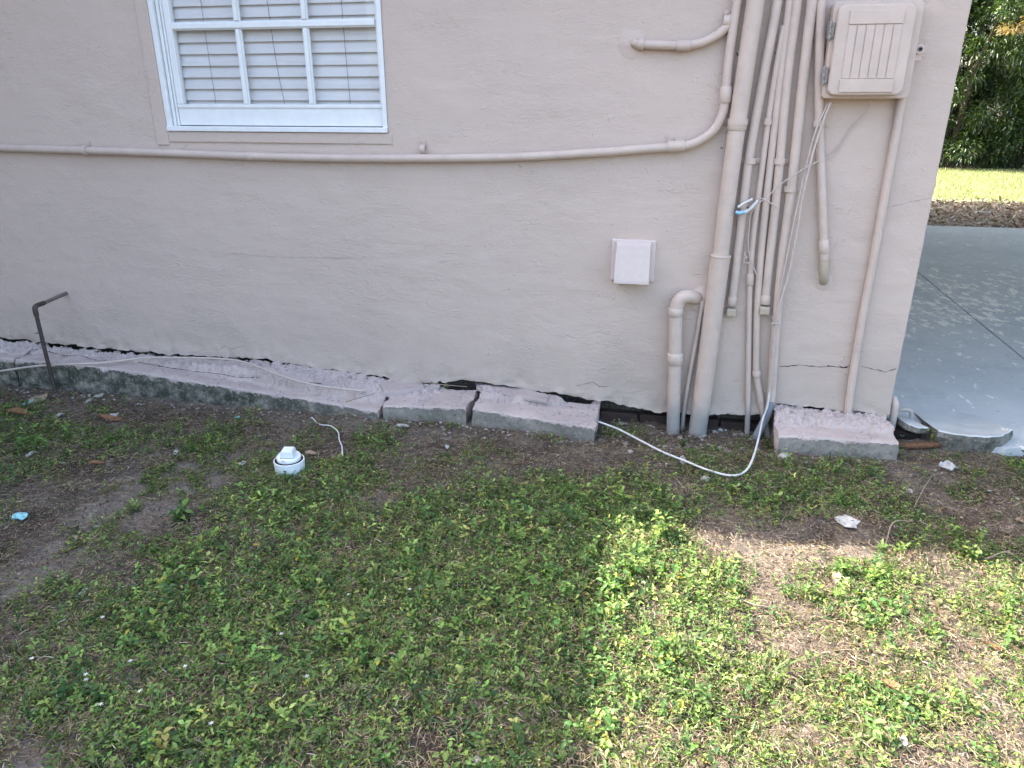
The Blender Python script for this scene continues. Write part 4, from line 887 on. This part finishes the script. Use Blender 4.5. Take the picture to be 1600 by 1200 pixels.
def foliage(name, tmpl, faces, base, dirv, length, width, curv, col, m, parent=None, loc=None, roll=None):
    """many leaves as one mesh; dirv unit vectors, width as a fraction of the template, curv bends along the leaf"""
    n_ = len(base); d = dirv/np.linalg.norm(dirv, axis=1)[:, None]
    up = np.tile(np.array([0, 0, 1.0]), (n_, 1)); s = np.cross(up, d); ln = np.linalg.norm(s, axis=1); s[ln < 1e-4] = [1, 0, 0]; s /= np.linalg.norm(s, axis=1)[:, None]
    nn = np.cross(d, s)
    if roll is not None:
        c_, s_2 = np.cos(roll)[:, None], np.sin(roll)[:, None]; s, nn = s*c_+nn*s_2, nn*c_-s*s_2
    L = length[:, None, None]; u = tmpl[None, :, 0:1]; v = tmpl[None, :, 1:2]; h = tmpl[None, :, 2:3]
    P = base[:, None, :]+L*(u*d[:, None, :]+v*width[:, None, None]*s[:, None, :]+h*nn[:, None, :])
    P[:, :, 2] -= (curv[:, None]*length[:, None]*tmpl[None, :, 0]**2)
    nv = tmpl.shape[0]; V = P.reshape(-1, 3)
    org = np.zeros(3)
    if parent is not None: org = np.array(LOC[parent])
    elif loc is not None: org = np.array(loc, float)
    V = V-org
    fl = np.concatenate([np.array(f) for f in faces]); tot = np.array([len(f) for f in faces])
    loops = (fl[None, :]+(np.arange(n_)*nv)[:, None]).reshape(-1); tots = np.tile(tot, n_); st = np.concatenate([[0], np.cumsum(tots)[:-1]])
    me = bpy.data.meshes.new(name); me.vertices.add(len(V)); me.vertices.foreach_set('co', V.astype(np.float32).ravel())
    me.loops.add(len(loops)); me.loops.foreach_set('vertex_index', loops.astype(np.int32))
    me.polygons.add(len(tots)); me.polygons.foreach_set('loop_start', st.astype(np.int32)); me.polygons.foreach_set('loop_total', tots.astype(np.int32))
    me.update(calc_edges=True)
    ca = me.color_attributes.new('Col', 'FLOAT_COLOR', 'POINT'); c4_ = np.ones((n_, nv, 4), np.float32); c4_[:, :, :3] = col[:, None, :]
    ca.data.foreach_set('color', c4_.ravel()); me.materials.append(m); me.validate()
    o = bpy.data.objects.new(name, me); COL.objects.link(o); o.location = org if parent is None else (0, 0, 0)
    if parent is not None: o.parent = parent
    LOC[o] = Vector(org); return o
# green cover measured in the photograph: centre, spread (picture units) and weight
GB = [(300, 1080, 330, 150, 1.0), (700, 1100, 250, 130, .55), (820, 830, 150, 70, .9), (960, 880, 50, 60, .9), (760, 780, 60, 20, .3), (1290, 765, 90, 35, .8), (1070, 735, 60, 20, .55), (1170, 760, 50, 30, .55), (200, 690, 130, 25, .55), (60, 650, 60, 25, .45),
      (350, 790, 90, 45, .6), (480, 770, 80, 45, .65), (560, 700, 90, 25, .35), (450, 920, 220, 70, .5), (1030, 850, 70, 35, .9), (1010, 1000, 70, 130, .85), (1290, 920, 80, 25, .55), (1370, 905, 30, 30, .5), (1520, 950, 120, 80, .45), (1480, 860, 60, 15, .3),
      (1200, 1060, 100, 70, .45), (1500, 1100, 140, 60, .55), (1410, 800, 60, 20, .4), (1500, 770, 25, 14, .5), (1540, 745, 40, 20, .4), (40, 860, 50, 20, .25), (560, 1020, 100, 60, .3), (850, 960, 90, 60, .4)]
BB = [(1010, 690, 90, 18, .5), (1100, 728, 80, 16, .6), (190, 800, 60, 50, .8), (30, 900, 60, 30, .6), (640, 700, 200, 22, .6), (330, 640, 250, 18, .55), (1200, 850, 140, 22, .8), (1420, 740, 50, 22, .8), (680, 880, 60, 25, .4), (1050, 700, 80, 20, .5), (740, 720, 120, 22, .5), (1350, 830, 60, 16, .6), (1230, 930, 40, 30, .3), (1560, 830, 60, 25, .3), (60, 1185, 50, 25, 1.3), (300, 880, 70, 20, .25), (1250, 1010, 60, 30, .3)]
def pix(p):
    v = p-CAM; z = v@_fw; z = np.where(np.abs(z) < .05, .05, z); return 800+F*(v@_R)/z, 600-F*(v@_U)/z
def dens(x, y):
    p = np.stack([x, y, np.zeros_like(x)], 1); a, b = pix(p); g = np.full(len(x), 0.31)
    for cx, cy, sx_, sy_, w_ in GB: g += w_*np.exp(-((a-cx)/sx_)**2/2-((b-cy)/sy_)**2/2)*0.8
    for cx, cy, sx_, sy_, w_ in BB: g -= w_*np.exp(-((a-cx)/sx_)**2/2-((b-cy)/sy_)**2/2)*0.8
    return g
def vnoise(x, y, s, o=3, z=0.0): return np.array([noise.fractal(Vector((a*s, b*s, z)), 0.9, 2.0, o) for a, b in zip(x, y)])
KERB_Y = -0.31
def scatter(n_, clump=8, thr=0.0, amp=0.7, x0=-5.9, x1=1.7, y0=-3.2, y1=-0.02, inv=False):
    x = rng.uniform(x0, x1, n_); y = rng.uniform(y0, y1, n_)
    g = dens(x, y)+amp*vnoise(x, y, clump, 3, 1.3)+0.3*vnoise(x, y, 2.3, 2, 4.0)+0.75*vnoise(x, y, 3.8, 3, 6.0)
    if inv: g = 1.0-g
    g = g-(0.8 if not inv else 0.45)*sand(x, y)*np.clip(0.6+1.6*vnoise(x, y, 9, 3, 8.0), 0, 1.5)
    k = rng.uniform(0.0, 1.0, n_) < np.clip(g-thr, 0, 1)
    blocked = ((y > KERB_Y) & ((x < -1.43) | ((x > -0.57) & (x < 0.0)))) | ((y > -0.15) & (x > 0.02))
    k &= ~blocked; return x[k], y[k]
def hsv_mix(n_, cols, wts, jit=0.18):
    c = np.array(cols)[rng.choice(len(cols), n_, p=np.array(wts)/sum(wts))]; return np.clip(c*(1+jit*rng.standard_normal((n_, 1)))*(1+0.06*rng.standard_normal((n_, 3))), 0.005, 0.9)
GREEN = [(.100, .178, .050), (.165, .255, .070), (.055, .110, .038), (.24, .31, .085), (.36, .36, .13)]
def sprigs(n_try, hmin, hmax, lmin, lmax, nodes, thr, name, label, clump=8, wt=(4, 4, 3, 1.5, .25)):
    x, y = scatter(n_try, clump, thr); n_ = len(x); B, D, L, C, Wd, K_ = [], [], [], [], [], []
    H = rng.uniform(hmin, hmax, n_); az = rng.uniform(0, 6.28, n_); lean = rng.uniform(0, 0.6, n_); z = hz(x, y)
    sc = rng.uniform(lmin, lmax, n_); pc = hsv_mix(n_, GREEN, wt, .30)
    for j in range(nodes):
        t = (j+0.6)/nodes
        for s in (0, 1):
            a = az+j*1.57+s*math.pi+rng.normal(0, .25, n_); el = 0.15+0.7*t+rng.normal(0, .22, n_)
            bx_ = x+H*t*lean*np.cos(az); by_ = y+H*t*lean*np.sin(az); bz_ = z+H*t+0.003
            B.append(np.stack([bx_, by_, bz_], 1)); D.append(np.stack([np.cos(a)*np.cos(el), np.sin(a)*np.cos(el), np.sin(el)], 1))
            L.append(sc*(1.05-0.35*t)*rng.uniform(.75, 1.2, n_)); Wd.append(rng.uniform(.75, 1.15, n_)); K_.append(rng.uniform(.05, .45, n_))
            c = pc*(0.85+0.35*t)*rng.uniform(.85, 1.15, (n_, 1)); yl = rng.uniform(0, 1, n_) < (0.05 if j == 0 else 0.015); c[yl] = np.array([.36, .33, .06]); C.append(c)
    B, D, L, C, Wd, K_ = map(np.concatenate, (B, D, L, C, Wd, K_))
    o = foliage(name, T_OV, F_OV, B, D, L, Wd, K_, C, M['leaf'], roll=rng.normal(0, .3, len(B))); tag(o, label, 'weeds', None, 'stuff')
    return x, y, z, H, lean, az
sprigs(46000, .010, .05, .007, .027, 3, 0.22, 'broadleaf_weeds', 'low broad leafed weeds covering the soil in clumps')
sprigs(9500, .035, .09, .020, .038, 3, 0.52, 'tall_weeds', 'taller leafy weeds standing up from the ground cover', 5)
# tiny creeping leaves
x, y = scatter(470000, 12, 0.17, 0.85); n_ = len(x); a = rng.uniform(0, 6.28, n_); el = rng.normal(.35, .4, n_)
o = foliage('creeping_weeds', T_SM, F_SM, np.stack([x, y, hz(x, y)+rng.uniform(.001, .028, n_)], 1), np.stack([np.cos(a)*np.cos(el), np.sin(a)*np.cos(el), np.sin(el)], 1), rng.uniform(.007, .019, n_), rng.uniform(.7, 1.3, n_), rng.uniform(0, .5, n_),
    hsv_mix(n_, GREEN+[(.16, .12, .06)], (3, 4, 2, 3, .5, 1.4), .25), M['leaf'], roll=rng.normal(0, .5, n_)); tag(o, 'fine creeping weeds matted over the soil', 'weeds', None, 'stuff')
# grass blades
x, y = scatter(170000, 3, 0.15, 1.1); n_ = len(x); a = rng.uniform(0, 6.28, n_); el = rng.uniform(.3, 1.3, n_)
o = foliage('grass', T_BL, F_BL, np.stack([x, y, hz(x, y)], 1), np.stack([np.cos(a)*np.cos(el), np.sin(a)*np.cos(el), np.sin(el)], 1), rng.uniform(.02, .075, n_), rng.uniform(.03, .07, n_), rng.uniform(.2, 1.0, n_)*0.6,
    hsv_mix(n_, [(.075, .125, .025), (.11, .155, .035), (.20, .17, .07)], (3, 3, 1.4), .2), M['leaf']); tag(o, 'short green grass blades among the weeds', 'grass', None, 'stuff')
# dry straw and thatch everywhere
def straw(n_, lmin, lmax, wmin, wmax, elm, name, label, inv):
    x, y = scatter(n_, 7, -0.25 if inv else -0.1, .35, inv=inv); n_ = len(x); a = rng.uniform(0, 6.28, n_); el = np.abs(rng.normal(0, elm, n_)); L = rng.uniform(lmin, lmax, n_)
    o = foliage(name, T_BL, F_BL, np.stack([x, y, hz(x, y)+rng.uniform(.001, .026, n_)], 1), np.stack([np.cos(a)*np.cos(el), np.sin(a)*np.cos(el), np.sin(el)], 1), L, rng.uniform(wmin, wmax, n_)/L, np.sin(el)*rng.uniform(.5, 1.1, n_),
        hsv_mix(n_, [(.28, .225, .155), (.20, .155, .11), (.09, .065, .045), (.38, .33, .25)], (4, 4, 3, .8), .22), M['straw'], roll=rng.normal(0, .6, n_)); tag(o, label, 'dry grass', None, 'stuff')
straw(300000, .010, .045, .0010, .0028, .42, 'dry_thatch', 'dry brown thatch of dead stems matted on the soil', False)
straw(230000, .008, .032, .0009, .0022, .35, 'bare_patch_thatch', 'short dead stems littering the barer soil', True)
straw(24000, .03, .10, .0008, .0016, .22, 'dry_stems', 'longer bleached stems strewn over the bare patches', True)
x, y = scatter(150000, 9, -.2, .4, inv=True); n_ = len(x); a = rng.uniform(0, 6.28, n_); el = rng.normal(.1, .4, n_)
o = foliage('leaf_crumbs', T_SM, F_SM, np.stack([x, y, hz(x, y)+rng.uniform(.001, .008, n_)], 1), np.stack([np.cos(a)*np.cos(el), np.sin(a)*np.cos(el), np.sin(el)], 1), rng.uniform(.005, .015, n_), rng.uniform(.6, 1.6, n_), rng.uniform(-.3, .4, n_),
    hsv_mix(n_, [(.16, .11, .07), (.09, .06, .045), (.30, .25, .19), (.20, .17, .05)], (4, 4, 1.5, 1), .2), M['straw'], roll=rng.normal(0, .7, n_)); tag(o, 'crumbled dead leaves and bark scattered on the soil', 'leaf litter', None, 'stuff')
# little white flowers of the creeping weed
fl = [(135, 1057), (160, 1110), (160, 963), (440, 992), (535, 995), (557, 1005), (545, 930), (135, 1065), (290, 1045), (205, 1040), (50, 1030), (602, 670), (650, 640), (480, 1060), (1005, 915), (640, 925), (330, 1130), (220, 1085)]
B, D = [], []
for px_, py_ in fl:
    p = G(px_, py_, .03); r0 = rng.uniform(0, 1)
    for k in range(6): q = r0+k*1.047; B.append([p[0], p[1], .036+hz(p[0], p[1])]); D.append([math.cos(q), math.sin(q), .25])
n_ = len(B); o = foliage('weed_flowers', T_SM, F_SM, np.array(B), np.array(D), np.full(n_, .0085), np.full(n_, 1.1), np.full(n_, .1), np.full((n_, 3), .72), M['leaf']); tag(o, 'small white star flowers dotted over the shaded weeds', 'flowers', None, 'stuff')

# single plants one can point at
def plant(px_, py_, H, nodes, leaf, label, nb=4, z0=None, wt=(4, 4, 3, 1.5, .2), name='weed_plant'):
    p = G(px_, py_, 0.0 if z0 is None else z0); zb = float(hz(p[0], p[1])) if z0 is None else z0
    t = thing(name, label, 'weed', (p[0], p[1], zb)); B, D, L, Ti = [], [], [], []
    for b in range(nb):
        a0 = rng.uniform(0, 6.28); ln = rng.uniform(.2, .8); h = H*rng.uniform(.6, 1); tip = np.array([p[0]+h*ln*math.cos(a0), p[1]+h*ln*math.sin(a0), zb+h])
        Ti.append(tube([(p[0], p[1], zb-.005), (p[0]*.5+tip[0]*.5+.004, p[1]*.5+tip[1]*.5, zb+h*.55), tip], [.0018, .0012, .0008], 5, 3))
        for j in range(nodes):
            f = (j+1)/nodes
            for s in (0, 1):
                a = a0+j*1.57+s*3.14+rng.normal(0, .2); el = .1+.6*f+rng.normal(0, .2)
                B.append(np.array([p[0], p[1], zb])*(1-f)+tip*f); D.append([math.cos(a)*math.cos(el), math.sin(a)*math.cos(el), math.sin(el)]); L.append(leaf*rng.uniform(.6, 1.1))
    st = obj('stem', join(*Ti), M['leaf'], t); ca = st.data.color_attributes.new('Col', 'FLOAT_COLOR', 'POINT'); ca.data.foreach_set('color', np.tile(np.array([.10, .13, .04, 1], np.float32), len(st.data.vertices)))
    n_ = len(B); foliage('leaves', T_OV, F_OV, np.array(B), np.array(D), np.array(L), rng.uniform(.8, 1.1, n_), rng.uniform(.1, .5, n_), hsv_mix(n_, GREEN, wt), M['leaf'], parent=t, roll=rng.normal(0, .3, n_))
plant(1460, 698, .085, 4, .026, 'bright leafy weed growing from the hollow under the broken blue slab', 5, 0.0, (1, 3, 1, 4, .5))
plant(285, 815, .05, 3, .055, 'large leafed dark weed standing alone left of and below the cleanout', 5, None, (2, 2, 6, .5, 0))
plant(446, 755, .045, 3, .028, 'little weed against the front of the cleanout pipe', 4)
plant(1068, 690, .05, 4, .022, 'greyish leafy weed at the foot of the drain pipe', 6, None, (1, 1, 5, 0, 0))
plant(1205, 690, .06, 3, .026, 'dark weed in the gap between the grey pipe and the corner kerb block', 4, None, (1, 1, 5, 0, 0))
plant(1035, 845, .10, 5, .034, 'tall bright weed at the corner of the sunlit patch', 8, None, (1, 3, 0, 4, .3))
plant(985, 905, .10, 5, .036, 'broad leafed weed straddling the shadow edge', 7, None, (2, 4, 1, 2, 0))
plant(960, 930, .08, 4, .034, 'dark broad leafed weed just inside the shade beside the sunlit patch', 6, None, (2, 2, 5, 0, 0))
plant(1375, 865, .05, 3, .026, 'small bright weed on the horizontal shadow line below the torn paper', 3, None, (1, 3, 0, 4, 0))
plant(1400, 870, .05, 3, .028, 'bright weed right beside the small one on the shadow line', 4, None, (1, 3, 0, 4, 0))
plant(1512, 870, .06, 4, .028, 'taller bright weed on the shadow line near the right edge', 5, None, (1, 3, 0, 4, 0))
plant(1310, 900, .06, 4, .030, 'dense green weed clump in the middle of the sunlit straw', 9, None, (2, 5, 0, 2, 0))
plant(1365, 910, .06, 4, .030, 'second green weed clump right of the one in the sunlit straw', 7, None, (2, 5, 0, 2, 0))
plant(1430, 920, .045, 3, .026, 'small isolated weed in the sunlit patch below the shadow line weeds', 3, None, (1, 3, 0, 3, 0))
plant(700, 607, .03, 3, .02, 'tiny weed rooted in the gap behind the middle kerb block', 3, 0.09)
plant(1018, 640, .03, 3, .016, 'tiny weed hanging at the broken wall foot left of the drain pipe', 3, 0.03)
def grass_clump(px_, py_, n_, L, wd, label, cols=[(.10, .16, .05), (.13, .18, .06)], el=(.4, 1.2), spread=.03):
    p = G(px_, py_); a = rng.uniform(0, 6.28, n_); e_ = rng.uniform(*el, n_); x = p[0]+spread*rng.standard_normal(n_)*.6; y = p[1]+spread*rng.standard_normal(n_)*.6
    o = foliage('grass_clump', T_BL, F_BL, np.stack([x, y, hz(x, y)], 1), np.stack([np.cos(a)*np.cos(e_), np.sin(a)*np.cos(e_), np.sin(e_)], 1), rng.uniform(L*.5, L, n_), wd/L*rng.uniform(.6, 1.1, n_), rng.uniform(.1, .6, n_), hsv_mix(n_, cols, [1]*len(cols), .15), M['leaf'], loc=(p[0], p[1], 0)); tag(o, label, 'grass clump')
grass_clump(1205, 1060, 22, .14, .010, 'wide bladed grass tuft in the sun left of centre of the sunlit patch')
grass_clump(1385, 1110, 34, .16, .009, 'sprawling wide bladed grass tuft in the sun near the bottom', el=(.1, .9))
grass_clump(1340, 1170, 24, .14, .009, 'bluish wide bladed grass tuft at the very bottom in the sun', el=(.1, .9), spread=.012)
grass_clump(1525, 940, 30, .13, .006, 'fine bright grass tuft in the sun near the right edge', spread=.07)
grass_clump(1495, 772, 60, .05, .003, 'small round dark grass tuft on the bare soil below the blue slab', [(.05, .10, .025)], spread=.05)
grass_clump(720, 1150, 20, .12, .010, 'bluish green wide bladed grass in the shade at the bottom', [(.06, .11, .05)], el=(.1, .8), spread=.012)
grass_clump(700, 1010, 16, .09, .007, 'short stiff grass blades in the shade right of the pinkish leaf', [(.07, .12, .05)], spread=.012)
grass_clump(180, 700, 110, .06, .004, 'tuft of grass left of the cleanout near the bent pipe', [(.06, .11, .03)], spread=.09)
grass_clump(250, 685, 90, .06, .004, 'tuft of grass midway between bent pipe and cleanout', [(.06, .11, .03)], spread=.09)
grass_clump(55, 655, 80, .06, .004, 'tuft of grass around the foot of the bent pipe', [(.06, .11, .03)], spread=.09)
grass_clump(1545, 745, 60, .05, .0035, 'tuft of grass against the lower patio edge at the right', [(.05, .10, .03)], spread=.07)

# ------------------------------------------------------------------ rear yard: leaf mould, lawn, trees
n_ = 9000; x = rng.uniform(1.5, 8, n_); y = rng.uniform(FY+.05, 10.3, n_); a = rng.uniform(0, 6.28, n_); el = rng.normal(.1, .35, n_)
o = foliage('fallen_leaves', T_OV, F_OV, np.stack([x, y, rng.uniform(.005, .035, n_)], 1), np.stack([np.cos(a)*np.cos(el), np.sin(a)*np.cos(el), np.sin(el)], 1), rng.uniform(.03, .09, n_), rng.uniform(.6, 1.1, n_), rng.uniform(-.4, .4, n_), hsv_mix(n_, [(.36, .30, .24), (.22, .17, .12), (.50, .46, .40)], (3, 3, 1.5), .25), M['straw'], roll=rng.normal(0, .6, n_)); tag(o, 'brown fallen leaves behind the blue patio', 'leaf litter', None, 'stuff')
n_ = 300; x = rng.uniform(.3, 4, n_); y = rng.uniform(.2, FY, n_); a = rng.uniform(0, 6.28, n_)
o = foliage('leaf_crumbs', T_OV, F_OV, np.stack([x, y, np.full(n_, .043)], 1), np.stack([np.cos(a), np.sin(a), np.full(n_, .08)], 1), rng.uniform(.006, .02, n_), rng.uniform(.6, 1.3, n_), rng.uniform(-.1, .2, n_), hsv_mix(n_, [(.14, .10, .07), (.30, .26, .2)], (2, 1)), M['straw']); tag(o, 'small dry leaf bits blown over the blue patio', 'leaf litter', None, 'stuff')
n_ = 70000; x = rng.uniform(2.5, 10.5, n_); y = rng.uniform(10.0, 17.2, n_); kk = vnoise(x, y, 2, 3) + (y-10.2)*1.5 > rng.uniform(-.2, .6, n_); x, y = x[kk], y[kk]; n_ = len(x); a = rng.uniform(0, 6.28, n_); el = rng.uniform(.4, 1.4, n_)
o = foliage('lawn_grass', T_BL, F_BL, np.stack([x, y, np.zeros(n_)], 1), np.stack([np.cos(a)*np.cos(el), np.sin(a)*np.cos(el), np.sin(el)], 1), rng.uniform(.03, .075, n_), rng.uniform(.08, .16, n_), rng.uniform(0, .5, n_), hsv_mix(n_, [(.19, .22, .10), (.14, .18, .08), (.32, .30, .19)], (3, 3, 1.5), .2), M['leaf']); tag(o, 'sunlit mown lawn beyond the patio', 'grass', None, 'stuff')
flk = G(1535, 335); tag(slab_piece('litter_scrap', '', '', [(flk[0]-.10, flk[1]-.05), (flk[0]+.1, flk[1]-.06), (flk[0]+.12, flk[1]+.05), (flk[0]-.08, flk[1]+.06)], .02, .02, M['paper'], .01, 9), 'small white litter lying in the fallen leaves behind the patio', 'scrap')
def tree(cx, cy, H, R_, nl, label, cols, wts, sd, flush=False):
    r_ = np.random.default_rng(sd); t = thing('tree', label, 'tree', (cx, cy, 0), 'dense trees beyond the lawn'); Ti = []; cl = []
    for k in range(5):
        a0 = r_.uniform(0, 6.28); tp = (cx+.5*R_*math.cos(a0), cy+.5*R_*math.sin(a0), H*r_.uniform(.6, .85)); Ti.append(tube([(cx+.1*math.cos(a0), cy+.1*math.sin(a0), -.05), (cx+.15*R_*math.cos(a0), cy+.15*R_*math.sin(a0), H*.35), tp], [.11, .07, .02], 8, 4))
    obj('trunk', join(*Ti), M['bark'], t, True)
    ncl = 170; ph = r_.uniform(0, 6.28, ncl); hh = r_.uniform(.03, 1, ncl)*H
    rr = R_*np.sqrt(np.clip(1.05-((hh/H-.4)/.72)**2, .05, 1))*r_.uniform(.55, 1.05, ncl)
    cl = np.stack([cx+rr*np.cos(ph), cy+rr*np.sin(ph)*.9, hh], 1); cs = r_.uniform(.22, .55, ncl)
    ii = r_.integers(0, ncl, nl); q = r_.standard_normal((nl, 3)); q /= np.linalg.norm(q, axis=1)[:, None]; q *= r_.uniform(.3, 1, (nl, 1))
    B = cl[ii]+q*cs[ii][:, None]*np.array([1, 1, .8]); B[:, 2] = np.maximum(B[:, 2], .05)
    D = q*0.9+r_.standard_normal((nl, 3))*.5; D[:, 2] -= .35
    c = np.array(cols)[r_.choice(len(cols), nl, p=np.array(wts)/sum(wts))]*(1+.2*r_.standard_normal((nl, 1))); c = np.clip(c, .008, .8)
    if flush:
        fcl = r_.uniform(0, 1, ncl) < np.where(hh > .5*H, .22, .0); m_ = fcl[ii] & (q[:, 2] > -.2); c[m_] = np.array([.38, .27, .13])*(1+.2*r_.standard_normal((m_.sum(), 1)))
    foliage('crown', T_SM, F_SM, B, D, r_.uniform(.06, .14, nl), r_.uniform(.55, .95, nl), r_.uniform(.1, .4, nl), np.clip(c, .008, .8), M['tree_leaf'], parent=t, roll=r_.normal(0, .6, nl))
TC = [(.032, .062, .018), (.055, .095, .022), (.11, .16, .04), (.020, .042, .014)]
tree(6.1, 18.6, 6.0, 2.0, 42000, 'dense tree nearest the house corner with pale orange new leaves near its top', TC, (3, 3, 1, 2), 1, True)
tree(8.3, 18.9, 6.4, 2.0, 40000, 'dense dark green tree behind the lawn at the right edge', TC, (4, 2, 1, 3), 2, True)
tree(4.0, 19.2, 6.2, 2.0, 20000, 'leafy tree mostly hidden behind the house corner', TC, (4, 2, 1, 3), 3)
tree(7.2, 20.9, 6.8, 2.6, 34000, 'tall dark tree standing behind the others and closing the gaps between them', TC, (4, 2, .5, 4), 4)
tree(5.0, 21.2, 7.2, 2.4, 34000, 'tall dark tree standing farthest back, seen just past the house corner', TC, (4, 2, .5, 4), 6)
tree(10.6, 19.2, 6.3, 2.0, 12000, 'leafy tree at the far right end of the row beyond the lawn', TC, (4, 2, 1, 3), 5)
